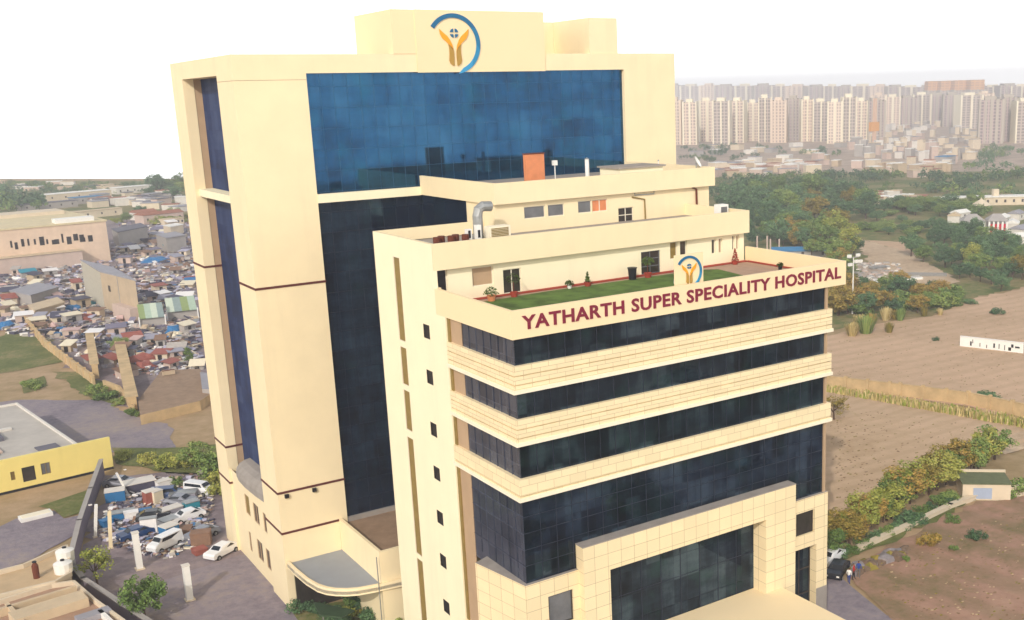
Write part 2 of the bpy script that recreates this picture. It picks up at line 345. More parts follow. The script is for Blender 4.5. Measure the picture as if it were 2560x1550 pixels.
# logo: broken ring, two raised hands, quartered disc
def logo(cx, cz, r, y, parent, depth=.08, nm='emblem'):
    s_ = r/65.7
    def Pl(a, b, d): return (cx+a*s_, y+d, cz+b*s_)
    mb = MB(); outer = []; inner = []
    a0, a1 = math.radians(145), math.radians(-83)
    for i in range(49):
        t = a0+(a1-a0)*i/48; outer.append((65.7*math.cos(t), 65.7*math.sin(t)))
    for i in range(49):
        t = a0+(math.radians(-68)-a0)*i/48; k = 56.3
        inner.append((k*math.cos(t), k*math.sin(t)))
    for i in range(48):
        mb.cur = 0 if i < 24 else (1 if i < 33 else (2 if i < 41 else 3))
        ngon_plate(mb, [outer[i+1], outer[i], inner[i], inner[i+1]], Pl, depth)
    mb.build(nm+'_ring', [logo_m[0], logo_m[1], logo_m[2], logo_m[3]], parent)
    hand = [(-36, 33), (-35, 18), (-28, 10), (-20, 4), (-14, -2), (-11, -14), (-10, -22), (-5, -8), (-4.5, 0)]
    up = [(-36, 32), (-34.5, 21), (-29, 11), (-21, 5), (-16, 0), (-4, -14.5), (-6, -3), (-11, 8), (-18, 17), (-27, 24)]
    lo = [(-16, 0), (-14, -10), (-14, -22), (-15.5, -36), (-13, -43), (-8, -47), (-4, -48), (-3, -30), (-3.5, -15), (-7, -8)]
    for sg in (1, -1):
        mu, ml = MB(), MB()
        for m, q in ((mu, up), (ml, lo)):
            q2 = [(a*sg+2, b) for a, b in q]
            if sg < 0: q2 = q2[::-1]
            ngon_plate(m, q2, Pl, depth)
        h = mu.build(nm+'_hand', logo_m[4], parent); ml.build('forearm', logo_m[5], h)
    for k in range(4):
        q = MB()
        c0 = k*math.pi/2+.22; c1 = (k+1)*math.pi/2-.22
        ox, oy = 2+2.9*(1 if k in (0, 3) else -1)*.8, 23+2.9*(1 if k in (0, 1) else -1)*.8
        pts = [(ox, oy)]+[(2+10.2*math.cos(c0+(c1-c0)*j/6), 23+10.2*math.sin(c0+(c1-c0)*j/6)) for j in range(7)]
        ngon_plate(q, pts[::-1] if False else pts, Pl, depth)
        q.build(nm+'_quarter', logo_m[0], parent)
logo_m = [plain('emblem_navy_blue', '0F6591', .5, .02), plain('emblem_mid_blue', '17749F', .5, .02), plain('emblem_blue', '2286B4', .5, .02), plain('emblem_light_blue', '3597C8', .5, .02), plain('emblem_orange', 'F6A31C', .5, .02), plain('emblem_ochre', 'B08A3C', .5, .03)]
lb = thing('emblem_board', 'upright cream board with a small blue and orange emblem standing behind the sign parapet', 'sign', (15.2, .6, 31.9))
MB().box(-1.3, 1.32, -.0, .12, .0, 3.45).build('board', 'cream_flat', lb)
logo(-.05, 2.12, 1.2, -.085, lb, .08, 'emblem')
# ---- glazed floors
MB().box(.28, 28.72, .3, 10.1, 13.2, 31.27, skip='l').build('front_glazing', 'glass_dark', H)
MB().box(.25, .275, .3, 8.0, 13.2, 31.27).build('side_glazing', 'glass_side', H)
MB().box(.2, .27, 8.0, 10.1, 7.3, 31.28).build('side_panel_and_shade', 'tan', H)
MB().box(.1, .27, 9.72, 10.1, .2, 31.28).build('side_panel_and_shade', 'olive', H)  # shadow of the stair wall reveal, put in as an olive strip
MB().box(-.0, .5, 6.5, 10.1, 6.9, 7.25).build('cross_bar', 'cream', H)
MB().box(.2, .27, 6.3, 10.1, .2, 6.9).build('side_panel_and_shade', 'tan', H)
MB().box(28.74, 28.95, .15, 10.3, 13.8, 31.28).build('corner_trim', 'tan', H)
MB().box(5.9, 28.9, 10.12, 22.9, 0, 31.25).build('rear_mass', 'cream', H)
for (t, b, n) in ((29.47, 27.59, 3), (25.77, 23.94, 3), (21.56, 19.99, 2)):
    lay = [(t-.62, t, 0), (t-.70, t-.62, .14), (t-1.24, t-.70, 0), (t-1.32, t-1.24, .14), (b+.27, t-1.32, 0)] if n == 3 else [(b+.42, t, 0), (b+.34, b+.42, .14), (b+.27, b+.34, 0)]
    m = MB()
    for z0, z1, ins in lay:
        i_ = ins-.04
        m.box(i_, 29.28-ins*3.0, i_, 10.1, z0, z1)
    o = m.build('stone_band', 'band', H)
    MB().box(-.14, 29.36, -.14, 10.08, b, b+.27).build('cornice', 'trim', o)
# mullion caps on the glass strips
mm = MB(); ms = MB()
for z0, z1 in ((13.9, 19.99), (21.56, 23.94), (25.77, 27.59), (29.47, 31.29)):
    for i in range(1, 22): x = .3+i*28.4/22; mm.box(x-.02, x+.02, .27, .3, z0, z1)
for i in range(1, 7): y = .3+i*7.7/7; ms.box(.2, .25, y-.02, y+.02, 13.9, 31.25)
for z in (15.1, 16.3, 17.5, 18.7): mm.box(.3, 28.7, .275, .3, z-.02, z+.02); ms.box(.21, .25, .3, 8, z-.02, z+.02)
mm.build('mullions', 'mull', H); ms.build('mullions', 'glass_side', H)
# ---- tiled base block with the tall entrance portal
holes = [(1.76, 3.83, 10.05, 12.47), (25.52, 27.58, 10.6, 12.62), (25.28, 27.87, .3, 9.4, .9), (6.6, 21.6, .0, 13.4, .9)]
w4 = MB().wall('y', 0, 0, 29.14, 0, 13.81, holes, .3)
w4.face([(0, 0, 0), (0, 0, 13.81), (-.98, 5.7, 13.81), (-.98, 5.7, 0)]); w4.face([(-.98, 5.7, 0), (-.98, 5.7, 13.81), (.3, 6.2, 13.81), (.3, 6.2, 0)])
w4.face([(29.14, 0, 0), (29.14, 10.1, 0), (29.14, 10.1, 13.81), (29.14, 0, 13.81)])
w4.build('base_wall', 'tile', H)
MB().face([(0, 0, 13.81), (29.14, 0, 13.81), (29.14, 10.1, 13.81), (.3, 10.1, 13.81), (.3, 6.2, 13.81), (-.98, 5.7, 13.81)]) 
lg = MB(); lg.face([(0, 0, 13.812), (29.14, 0, 13.812), (29.14, .3, 13.812), (.25, .3, 13.812), (.25, 6.2, 13.812), (-.98, 5.7, 13.812)]); lg.build('base_ledge', 'concrete', H)
MB().box(27.9, 29.16, -.02, 0.3, 0, 5.3, skip='k').build('dado', 'concrete', H)
window('window', 'y', .22, 1.76, 3.83, 10.05, 12.47, 'win_grey', fr=.1, fmat='win')
window('window', 'y', .22, 25.52, 27.58, 10.6, 12.62, 'win', fr=.1, fmat='win')
window('window', 'y', .8, 25.28, 27.87, .3, 9.4, 'glass_dark', fr=.12, mull=1, bars=3, fmat='win')
pt = MB()
pt.box(4.35, 6.6, -.7, 0, 0, 15.66, skip='k'); pt.box(21.6, 24.8, -.7, 0, 0, 15.66, skip='k'); pt.box(6.6, 21.6, -.7, .28, 13.4, 15.66, skip='lr')
pt.box(4.35, 6.6, 0, .28, 13.82, 15.66, skip='f'); pt.box(21.6, 24.8, 0, .28, 13.82, 15.66, skip='f')
portal = pt.build('entrance_portal', 'tile', H)
MB().box(4.33, 24.82, -.72, .285, 15.665, 15.73).build('coping', 'concrete', portal)
MB().box(6.4, 21.8, .85, .95, .2, 13.6).build('entrance_glazing', 'glass_dark', H)
eg = MB()
for i in range(1, 8): x = 6.6+i*15/8; eg.box(x-.025, x+.025, .82, .85, .2, 13.4)
for z in (3.4, 6.8, 10.2): eg.box(6.6, 21.6, .82, .85, z-.02, z+.02)
eg.build('entrance_mullions', 'mull', H)
pc = MB().box(9.2, 23.4, -13.5, -.72, 6.35, 7.0).build('porch_canopy', 'cream_flat', H)
for x in (10.2, 22.4):
    for y in (-12.6, -5): MB().box(x-.35, x+.35, y-.35, y+.35, 0, 6.345).build('column', 'tile', pc)
MB().box(8.5, 23.0, -.715, .8, 6.35, 6.95).build('porch_slab', 'cream_flat', H)
# ---- tower
T0 = 35.07
tw = MB()
tw.wall('x', -6.47, T0, 40.08, 0, 48.74, [], .3); tw.face([(-6.47, T0, 0), (-.16, T0, 0), (-.16, T0, 48.74), (-6.47, T0, 48.74)])
tw.face([(-.16, T0, 0), (-.16, 35.6, 0), (-.16, 35.6, 49.3), (-.16, T0, 49.3)]); tw.face([(-6.47, 40.08, 9.5), (-6.47, 40.08, 48.8), (-4.5, 40.08, 48.8), (-4.5, 40.08, 9.5)])
tw.build('tower_pier', 'cream', H)
tp = MB(); tp.box(-6.44, -.16, T0+.03, 40.05, 48.70, 48.78); tp.build('shadow_joint', 'tan', H)
tb = MB()
tb.box(-6.47, -.16, T0, 40.08, 48.78, 50.92); tb.box(-.16, 33.6, T0, 36, 49.3, 50.92, skip='r'); tb.box(-6.47, -4.4, 40.08, 56.94, 49.3, 50.92, skip='f')
tb.box(-4.6, 40.2, 40.08, 56.94, 48, 50.7); tb.build('tower_cornice', 'cream', H)
tr = MB().box(33.6, 40.26, T0, 56.9, 0, 50.92).build('tower_pier', 'cream', H)
fp = MB()
fp.wall('x', -6.47, 52.6, 56.94, 0, 49.3); fp.face([(-6.47, 52.6, 0), (-5.45, 52.6, 0), (-5.45, 52.6, 49.3), (-6.47, 52.6, 49.3)])
fp.face([(-6.47, 56.94, 0), (-6.47, 56.94, 49.3), (-4, 56.94, 49.3), (-4, 56.94, 0)])
fp.build('tower_pier', 'cream', H)
MB().box(-5.45, -4.3, 52.65, 52.9, 9, 49.3).build('shaded_reveal', 'tan', H)  # reveal of the far pier, its shade put into the tan
MB().box(-.16, 33.6, 35.5, 36.4, 38.76, 49.3).build('tower_glazing', 'glass_blue', H)
MB().box(-.16, 33.6, 35.5, 36.4, 7.4, 37.97).build('tower_glazing', 'glass_navy', H)
MB().box(-.155, 9.78, 34.98, 35.52, 37.97, 38.75).build('ledge', 'cream_pale', H)
MB().box(9.78, 33.6, 35.1, 35.52, 37.97, 38.75).build('ledge', 'cream_pale', H)
MB().box(-4.75, -4.2, 40.1, 52.65, 9, 38.0).build('side_glazing', 'glass_recess', H)
MB().box(-4.75, -4.2, 40.1, 52.65, 38.7, 49.4).build('side_glazing', 'glass_recess', H)
MB().box(-6.1, -4.6, 40.1, 52.6, 38.0, 38.7).build('ledge', 'cream_pale', H)
MB().box(-4.2, 40.1, 37, 56.9, 0, 48.5).build('tower_core', 'tan', H)
for zz0, zz1, mt_ in ((38.75, 49.3, plain('blue_grey_mullion', '24506E', .3, .1)), (7.5, 37.97, M['mull'])):
    tm = MB()
    for i in range(1, 27): x = -.16+i*33.76/27; tm.box(x-.016, x+.016, 35.485, 35.5, zz0, zz1)
    for z in [9.3+1.85*i for i in range(22)]:
        if zz0 < z < zz1: tm.box(-.1, 33.6, 35.485, 35.5, z-.014, z+.014)
    tm.build('mullions', mt_, H)
for z in (30.88, 11.75, 7.78):
    m = MB(); m.box(-6.53, -6.47, T0-.06, 40.1, z-.1, z+.1); m.box(-6.47, (-.1 if z > 8 else -.95), T0-.06, T0, z-.1, z+.1); m.build('maroon_stripe', 'stripe', H)
    m = MB(); m.box(-6.53, -6.47, 52.54, 56.96, z-.1, z+.1); m.box(-6.47, -5.45, 52.54, 52.6, z-.1, z+.1)
    if z > 8: m.box(-5.45, -4.76, 52.6, 52.65, z-.1, z+.1)
    m.build('maroon_stripe', 'stripe', H)
for x in (-5.7, -3.1): MB().box(x-.18, x+.18, T0-.25, T0, 11.2, 11.55).build('wall_lamp', 'black', H)
# low part of the tower's left side: wall with two rows of windows, curved ledge over it
rows = [(46.75, 48.4, 5.7, 7.85), (43.6, 45.45, 5.7, 7.8), (40.45, 42.1, 5.7, 7.75), (47.6, 48.4, 1.5, 3.7), (43.6, 45.5, 1.7, 3.85), (40.5, 42.5, 1.7, 3.85)]
lw = MB().wall('x', -6.2, 40.08, 52.6, 0, 9.3, rows, .12); lw.build('side_wall', 'cream', H)
for i, (a0, a1, z0, z1) in enumerate(rows): window('window', 'x', -6.1, a0, a1, z0, z1, 'olive' if i == 0 else 'win', fr=.08, fmat='tan', mull=1 if i else 0)
cl = MB(); prof = [(40.2, 0), (43, .22), (46, .32), (48.5, .25), (50.2, 0.0)]
ring = [(-6.3-d, y) for y, d in prof]
n = len(ring)
for i in range(n-1):
    a, b = ring[i], ring[i+1]
    for k in range(4):
        t0, t1 = k/4*math.pi/2, (k+1)/4*math.pi/2
        def q(p, t): return (p[0]+(-4.75-p[0])*(1-math.cos(t)), p[1], 9.9+1.15*math.sin(t)-(p[1]-40.2)*.02)
        cl.face([q(a, t0), q(a, t1), q(b, t1), q(b, t0)])
    cl.face([(a[0], a[1], 9.2), (a[0], a[1], q(a, 0)[2]), (b[0], b[1], q(b, 0)[2]), (b[0], b[1], 9.2)])
cl.face([(-6.3, 50.2, 9.2), (-4.75, 50.2, 9.2), (-4.75, 50.2, 10.84), (-5.2, 50.2, 10.76), (-5.85, 50.2, 10.4), (-6.3, 50.2, 9.7)][::-1])
cl.build('curved_ledge', 'concrete', H, smooth=False)
# ---- rooftop blocks
MB().box(8.1, 24.05, T0-.05, 44.0, 50.93, 54.85, skip='').build('rooftop_block', 'cream_flat', H)
sb = MB().box(10.35, 24.05, T0-.12, T0-.052, 49.24, 54.87).build('rooftop_sign_face', 'cream_flat', H)
logo(14.15, 51.83, 2.75, T0-.22, sb, .095, 'emblem')
MB().box(29.5, 32.95, T0+.1, 42.2, 50.93, 54.45).build('rooftop_block', 'cream', H)
MB().box(25.5, 30.35, 42.25, 47, 50.93, 54.45).build('rooftop_block', 'cream', H)
# ---- brown roof terrace in the gap and the curved grey canopy
gt = MB(); gt.box(-1.0, 9.7, 25.05, 35.0, 0, 7.2)
gt.box(-1.0, -.72, 25.05, 35.05, 7.2, 7.92); gt.box(-.72, 9.7, 25.05, 25.33, 7.2, 7.92)
gt.build('link_wall', 'cream', H)
MB().box(-.72, 9.7, 25.33, 35.45, 7.205, 7.3).build('link_roof', 'roof', H)  # concrete floor; shade of the front block is put into the brown
MB().box(-.16, 9.7, 35.2, 35.5, 7.3, 7.75).build('coping', 'concrete', H)
arc = [(-6.3, 35.05), (-6.28, 33), (-6.11, 30.28), (-5.78, 28.26), (-5.35, 27.2), (-4.77, 26.47), (-4.0, 25.8), (-3.14, 25.33), (-1.61, 24.95), (0.9, 24.6), (2.0, 24.5)]
inn = [(x+.22*(1 if y > 27 else .6), y+(.0 if y > 30 else .22)) for x, y in arc]
cn = MB().prism(arc+[(2.0, 35.05)], 4.45, 4.75).build('canopy_roof', 'greyroof', H)
fa = MB()
for i in range(len(arc)-1):
    a, b, c_, d_ = arc[i], arc[i+1], inn[i+1], inn[i]
    fa.face([(a[0], a[1], 4.3), (b[0], b[1], 4.3), (b[0], b[1], 5.0), (a[0], a[1], 5.0)]); fa.face([(a[0], a[1], 5.0), (b[0], b[1], 5.0), (c_[0], c_[1], 5.0), (d_[0], d_[1], 5.0)])
    fa.face([(d_[0], d_[1], 5.0), (c_[0], c_[1], 5.0), (c_[0], c_[1], 4.3), (d_[0], d_[1], 4.3)]); fa.face([(a[0], a[1], 4.3), (d_[0], d_[1], 4.3), (c_[0], c_[1], 4.3), (b[0], b[1], 4.3)])
fa.build('canopy_rim', 'cream', cn)
MB().tube([(-1.35, 24.9, 0), (-1.35, 24.9, 7.6)], .05).build('drain_pipe', 'metal', H)
MB().box(-5.9, -1.2, 34.4, 34.6, 0, 4.0).build('entrance_glazing', 'win', H)
# drain pipes, penthouse wall
m = MB(); m.tube([(24.1, 20.5, 37.6), (25.5, 20.5, 37.3), (25.55, 20.5, 35.2)], .07); m.build('drain_pipe', 'olive', H)
m = MB(); m.tube([(31.1, 20.5, 38.0), (31.55, 20.45, 37.8), (31.6, 20.45, 35.2)], .1); m.build('drain_pipe', 'rust', H)
MB().tube([(24.4, 20.5, 38.0), (24.4, 20.5, 37.75), (26.6, 20.5, 37.72), (26.6, 20.5, 38.0)], .05).build('conduit', 'metal', H)
# ================================================================== things on the roofs and the terrace
def on(o, loc): o.location = loc; return o
def pot_plant(loc, label, kind, ps=.28, ph_=.4, h=.9, potm='terra'):
    t = thing('potted_plant', label, 'plant', loc, rnd.random()*6, 'potted plants on the lawn terrace')
    MB().lathe((0, 0, 0), [(ps*.72, 0), (ps, ph_), (ps*.88, ph_), (ps*.8, ph_-.06), (0, ph_-.06)], 12).build('pot', potm, t)
    m = MB(); r2 = random.Random(label)
    for k in range(150 if kind != 'spike' else 90):
        if kind == 'cone': z = r2.random(); a = r2.random()*6.28; rr = (1-z)*h*.32*(.5+r2.random()*.5); c = (rr*math.cos(a), rr*math.sin(a), ph_+z*h)
        elif kind == 'tree': a, b = r2.random()*6.28, math.acos(2*r2.random()-1); rr = h*.42*(.6+.4*r2.random()); c = (rr*math.sin(b)*math.cos(a), rr*math.sin(b)*math.sin(a), ph_+h*.75+rr*math.cos(b)*.7)
        else: a, b = r2.random()*6.28, math.acos(r2.random()); rr = h*.5*(.5+.5*r2.random()); c = (rr*math.sin(b)*math.cos(a), rr*math.sin(b)*math.sin(a), ph_+rr*math.cos(b))
        d1 = Vector((r2.uniform(-1, 1), r2.uniform(-1, 1), r2.uniform(-.6, 1))).normalized()*.11; d2 = d1.orthogonal().normalized()*.045; c = Vector(c)
        m.face([c-d1, c+d2, c+d1, c-d2])
    m.build('foliage', 'leafy' if 'red' not in label else 'terra', t)
    if kind == 'tree': MB().tube([(0, 0, ph_-.05), (.03, .02, ph_+h*.6)], .03, 6).build('stem', 'rust', t)
Zt = 31.9
pot_plant((18.9, 11.0, Zt), 'small round-headed tree in a terracotta pot left of the glazed terrace door', 'tree', .35, .4, 1.3)
pot_plant((12.95, 11.0, Zt), 'upright plant in a terracotta pot near the middle of the terrace wall', 'cone', .32, .35, .8)
pot_plant((11.3, 11.1, Zt), 'low spreading plant in a white pot on the terrace', 'bush', .2, .3, .75, 'white')
pot_plant((4.1, 10.6, Zt), 'bushy plant in a pale pot in the left corner of the terrace', 'bush', .35, .45, 1.3, 'orange')
pot_plant((6.2, 10.9, Zt), 'thin tree with a flat top in a terracotta pot by the left terrace door', 'tree', .32, .4, 1.4)
pot_plant((28.6, 11.3, Zt), 'red conical plant in a pot at the right end of the terrace', 'cone', .3, .3, 1.1)
pot_plant((22.3, 11.0, Zt), 'red leafy plant in a terracotta pot right of the glazed terrace door', 'bush', .4, .45, .8)
pot_plant((29.4, 6.3, Zt), 'small dark plant in a pot by the right terrace parapet', 'bush', .2, .35, .6, 'black')
b = MB().lathe((0, 0, 0), [(.3, 0), (.38, .95), (.42, .95), (.42, 1.0), (0, 1.02)], 14).build('rubbish_bin', 'black'); on(b, (17.4, 11.1, Zt)); tag(b, 'black bin on the terrace left of the round-headed potted tree', 'bin')
# lawn
def lawn(pts, z, name, label, mat='grass'):
    m = MB(); m.prism(pts, z, z+.03); o = m.build(name, mat); o['label'] = label; o['category'] = 'lawn'; return o
lw_ = lawn([(2.2, 10.6), (4.2, 1.0), (24.5, 1.0), (25.8, 10.2), (24.5, 11.1), (9, 11.2)], 31.884, 'lawn', 'green artificial lawn laid over the terrace behind the sign parapet')
# roof equipment
du = thing('ventilation_duct', 'silver bent duct rising from a box unit on the left of the second roof', 'duct', (7.2, 18.3, 35.46))
MB().tube([(0, 0, .4), (0, 0, 2.0), (.12, 0, 2.5), (.5, 0, 2.75), (1.25, 0, 2.7)], .42, 12).build('duct_pipe', 'metal', du)
MB().box(-.5, .45, -.5, .5, 0, .4).build('duct_base', 'metal', du)
ac = thing('cooling_unit', 'beige cooling unit with louvred front beside the silver duct', 'cooling unit', (8.2, 16.9, 35.46))
a_ = MB().box(-.95, .95, -.5, .5, 0.1, 1.25).build('casing', 'trim', ac); m = MB()
for k in range(8): m.box(-.8, .75, -.54, -.502, .2+k*.12, .27+k*.12)
m.build('louvres', 'olive', ac)
for i, (x, y) in enumerate(((5.6, 16.9), (6.3, 16.6))):
    o = MB().box(-.22, .22, -.2, .2, 0, 1.5 if i else 1.2).build('cabinet', 'white'); on(o, (x, y, 35.46)); MB().box(-.1, .1, -.23, -.202, .5, 1.1).build('cabinet_panel', 'black', o)
    tag(o, ['narrow white cabinet beside the rusty drums on the second roof', 'taller white cabinet beside the cooling unit on the second roof'][i], 'cabinet')
for i in range(5):
    o = MB().lathe((0, 0, 0), [(.28, 0), (.3, .1), (.28, .45), (.3, .5), (.28, .85), (0, .86)], 12).build('drum', 'rust'); on(o, (2.7+i*.62, 16.6+(i % 2)*.5, 35.46)); tag(o, 'rusty brown drum in the row left of the white roof cabinets', 'drum', 'rusty drums on the second roof')
o = MB().box(-.95, 1.0, -.2, .2, 0, 2.85).build('roof_cabin', 'orange'); on(o, (16.5, 25, 38.9)); tag(o, 'salmon orange panel box standing on the penthouse roof before the blue glass', 'cabin')
MB().box(-1.0, 1.05, -.25, .25, 2.85, 2.95).build('cap', 'rust', o)
for i, (x, y, h, lab) in enumerate(((19.3, 26, 2.0, 'slim white pole with a box on top, right of the orange panel box'), (22.2, 25, 2.1, 'thick white vent pipe on the penthouse roof'), (29.0, 23, 1.6, 'thin white mast near the right end of the penthouse roof'))):
    t = thing('roof_pole', lab, 'pole', (x, y, 38.9)); MB().tube([(0, 0, 0), (0, 0, h)], .05 if i != 1 else .2, 8).build('pole', 'white', t)
    if i == 0: MB().box(-.22, .22, -.15, .15, h-.35, h+.1).build('box', 'white', t)
    else: MB().lathe((0, 0, h), [(.1 if i == 2 else .26, 0), (.05, .12), (0, .14)], 8).build('cap', 'metal', t)
t = thing('satellite_dish', 'white satellite dish at the right corner of the penthouse roof', 'dish', (32.4, 21.5, 38.9))
MB().tube([(0, 0, 0), (0, 0, 1.3)], .05).build('mast', 'metal', t)
m = MB(); m.lathe((0, 0, 0), [(0, 0), (.3, .05), (.55, .18), (.6, .22)], 14); dsh = m.build('dish', 'white', t); dsh.location = (0, 0, 1.3); dsh.rotation_euler = (math.radians(60), 0, math.radians(40))
rb = MB().box(23.3, 28.2, 21.2, 24.5, 0, 1.25).build('water_tank_room', 'cream_pale'); on(rb, (0, 0, 38.9)); tag(rb, 'low flat cream tank room on the right of the penthouse roof', 'tank room'); MB().box(23.1, 28.4, 21.0, 24.7, 1.25, 1.4).build('roof', 'concrete', rb)
o = MB().box(-.5, .5, -.4, .4, 0, 1.5).build('water_tank', 'white'); on(o, (29.3, 14.0, 35.46)); tag(o, 'small white tank behind the right end of the roof parapet', 'tank'); MB().box(-.35, .35, -.42, -.402, .8, 1.3).build('lid', 'win_grey', o)
# rails under the penthouse eave (clothes line posts) are left to the photo's blur
# person on the terrace
def person(loc, rotz, label, top, legs, hgt=1.7, arm=.25, stride=.12):
    me = bpy.data.meshes.new('body'); J = [(0, 0, .95), (0, 0, 1.15), (0, 0, 1.4), (0, 0, 1.5), (0, .02, 1.62), (0, .02, 1.74),
      (.19, 0, 1.4), (.25, -.02, 1.14), (.27, -.14, .92), (.27, -.17, .84), (-.19, 0, 1.4), (-.25, .02, 1.14), (-.24, -.1+arm*.2, .9), (-.24, -.12+arm*.2, .82),
      (.1, 0, .88), (.11, -stride*.5, .5), (.11, -stride, .08), (.11, -stride-.16, .04), (-.1, 0, .88), (-.11, stride*.5, .5), (-.11, stride, .08), (-.11, stride-.16, .04)]
    E_ = [(0, 1), (1, 2), (2, 3), (3, 4), (4, 5), (2, 6), (6, 7), (7, 8), (8, 9), (2, 10), (10, 11), (11, 12), (12, 13), (0, 14), (14, 15), (15, 16), (16, 17), (0, 18), (18, 19), (19, 20), (20, 21)]
    Rr = [.15, .14, .17, .06, .095, .07, .07, .05, .035, .03, .07, .05, .035, .03, .1, .065, .045, .035, .1, .065, .045, .035]
    me.from_pydata(J, E_, []); o = bpy.data.objects.new('person', me); sc.collection.objects.link(o)
    o.modifiers.new('skin', 'SKIN'); o.modifiers.new('sub', 'SUBSURF').levels = 1
    for i, v in enumerate(me.skin_vertices[0].data): v.radius = (Rr[i], Rr[i]*.8); v.use_root = i == 0
    dg = bpy.context.evaluated_depsgraph_get(); ev = o.evaluated_get(dg); m2 = bpy.data.meshes.new_from_object(ev); bpy.data.objects.remove(o, do_unlink=True)
    o = bpy.data.objects.new('person', m2); sc.collection.objects.link(o)
    for mt in (legs, top, plain('brown_skin', '8A5A3C', .6, .05), plain('dark_hair', '15110F', .7, .05)): m2.materials.append(M[mt] if isinstance(mt, str) else mt)
    for p_ in m2.polygons:
        c = p_.center
        p_.material_index = 3 if (c.z > 1.69 or (c.z > 1.6 and c.y > .05)) else 2 if (c.z > 1.5 or (abs(c.x) > .2 and c.z < .95)) else 1 if c.z > .98 else 0
        p_.use_smooth = True
    o.location = loc; o.rotation_euler = (0, 0, rotz); k = hgt/1.76; o.scale = (k, k, k); tag(o, label, 'person'); return o
M['blue_cloth'] = plain('blue_cloth', '27448C', .8, .1); M['red_cloth'] = plain('red_cloth', 'B02A26', .8, .1)
person((18.5, 6.6, 31.92), .4, 'person in black top and white trousers on the lawn left of the emblem board', 'black', 'white')
# ================================================================== ground, roads and fields
def st(o): o['kind'] = 'structure'; return o
def ground_mat(name, stops, scale=.05, furrow=None, rough=.95, fine=.6, strength=.5, ang=0.0):
    s = NT(name, rough, 0, .1)
    a = s.noise(scale, 6, None, .65); b = s.noise(fine, 5, None, .7)
    f = s.mix(.38, a, b); col = s.ramp(f, stops)
    if furrow:
        mp = s.n('ShaderNodeMapping'); mp.inputs['Rotation'].default_value = (0, 0, ang); s.l(s.coord(), mp.inputs[0])
        w_ = s.n('ShaderNodeTexWave'); w_.inputs['Scale'].default_value = furrow; w_.inputs['Distortion'].default_value = 2.5; w_.inputs['Detail'].default_value = 3; w_.inputs['Detail Scale'].default_value = .6
        s.l(mp.outputs[0], w_.inputs[0]); k = s.mix(.5, w_.outputs[1], s.noise(.3, 4))
        col = s.mix(s.ramp(k, [(.3, (.26, .26, .26)), (.58, (0, 0, 0))]), col, stops[0][1])
    s.color(col); s.bump(b, strength, .3); return s.m
def furrow_angle(a, b):
    d = G(*b)-G(*a); return math.pi/2-math.atan2(d.y, d.x)
M['earth'] = ground_mat('dry_earth', [(.3, '7A6848'), (.45, 'A08A66'), (.55, 'B39878'), (.72, 'C4AB8A')], .03, fine=.35)
M['townearth'] = ground_mat('town_earth', [(.3, '8C7C6C'), (.5, 'B29E8C'), (.7, 'CDBBA6')], .08, fine=.5)
M['scrub'] = ground_mat('scrub_ground', [(.3, '4B5A30'), (.45, '66713E'), (.55, '8C8058'), (.72, 'A89470')], .05, fine=.5)
M['field'] = ground_mat('dry_field', [(.3, 'AC9070'), (.48, 'C4A688'), (.6, 'CEAE90'), (.75, 'D4BC96')], .03, .09, fine=.5, ang=furrow_angle((2150, 930), (2400, 880)))
M['field2'] = ground_mat('ploughed_field', [(.3, 'A88C6C'), (.48, 'C2A686'), (.6, 'CCAE90'), (.75, 'D4BC98')], .04, .12, fine=.5, ang=furrow_angle((2200, 1130), (2450, 1060)))
M['brownfield'] = ground_mat('brown_field', [(.36, '5E6238'), (.43, '8A7658'), (.54, 'A88470'), (.7, 'B99880')], .07, .05, fine=.5, ang=furrow_angle((2300, 1380), (2560, 1470)))
M['grassy'] = ground_mat('rough_grass', [(.32, '505A30'), (.5, '6E7442'), (.66, '9C8A66')], .12, fine=1.2)
M['yard'] = ground_mat('yard_ground', [(.3, '6A5E60'), (.5, '8F8284'), (.7, 'AC9C92')], .12, fine=.8)
M['asphalt'] = ground_mat('worn_asphalt', [(.32, '6C6470'), (.5, '91878C'), (.68, 'AA9A8C')], .06, fine=1.0)
M['path'] = ground_mat('dirt_path', [(.3, 'A88E72'), (.5, 'C2A98C'), (.7, 'D6C1A4')], .1, fine=.8)
M['purple'] = ground_mat('reddish_soil', [(.3, '86605E'), (.5, 'A07A70'), (.7, 'AC8A74')], .12, fine=.8)
def poly(name, pts, mat, z=0.0, px=True):
    q = [(p.x, p.y, z) for p in (G(u, v, 0) for u, v in pts)] if px else [(x, y, z) for x, y in pts]
    if px and name not in ('driveway', 'town_ground', 'kerb'):        # ragged natural edge
        o_ = []
        for i in range(len(q)):
            a, b = Vector(q[i]), Vector(q[(i+1) % len(q)]); L_ = (b-a).length; n_ = max(1, min(60, int(L_/1.2))); pn = Vector((-(b-a).y, (b-a).x, 0)).normalized()
            for k in range(n_):
                c = a+(b-a)*k/n_; am = min(2.2, L_*.06); w_ = min(1, k/2, (n_-k)/2)
                o_.append(tuple(c+pn*w_*am*(noise.noise(c*.22)+.5*noise.noise(c*.8+Vector((9, 0, 0)))+.35*noise.noise(c*2.3))))
        q = o_
    ar = sum(q[i][0]*q[(i+1) % len(q)][1]-q[(i+1) % len(q)][0]*q[i][1] for i in range(len(q)))
    m = MB(); m.face(q if ar > 0 else q[::-1]); return st(m.build(name, mat))
a_, b_ = G(0, 447), G(440, 447); d_ = (a_-b_).normalized()
e1 = a_+d_*900; e0 = b_-d_*30
fr, fl = G(2900, 268), G(1450, 292)
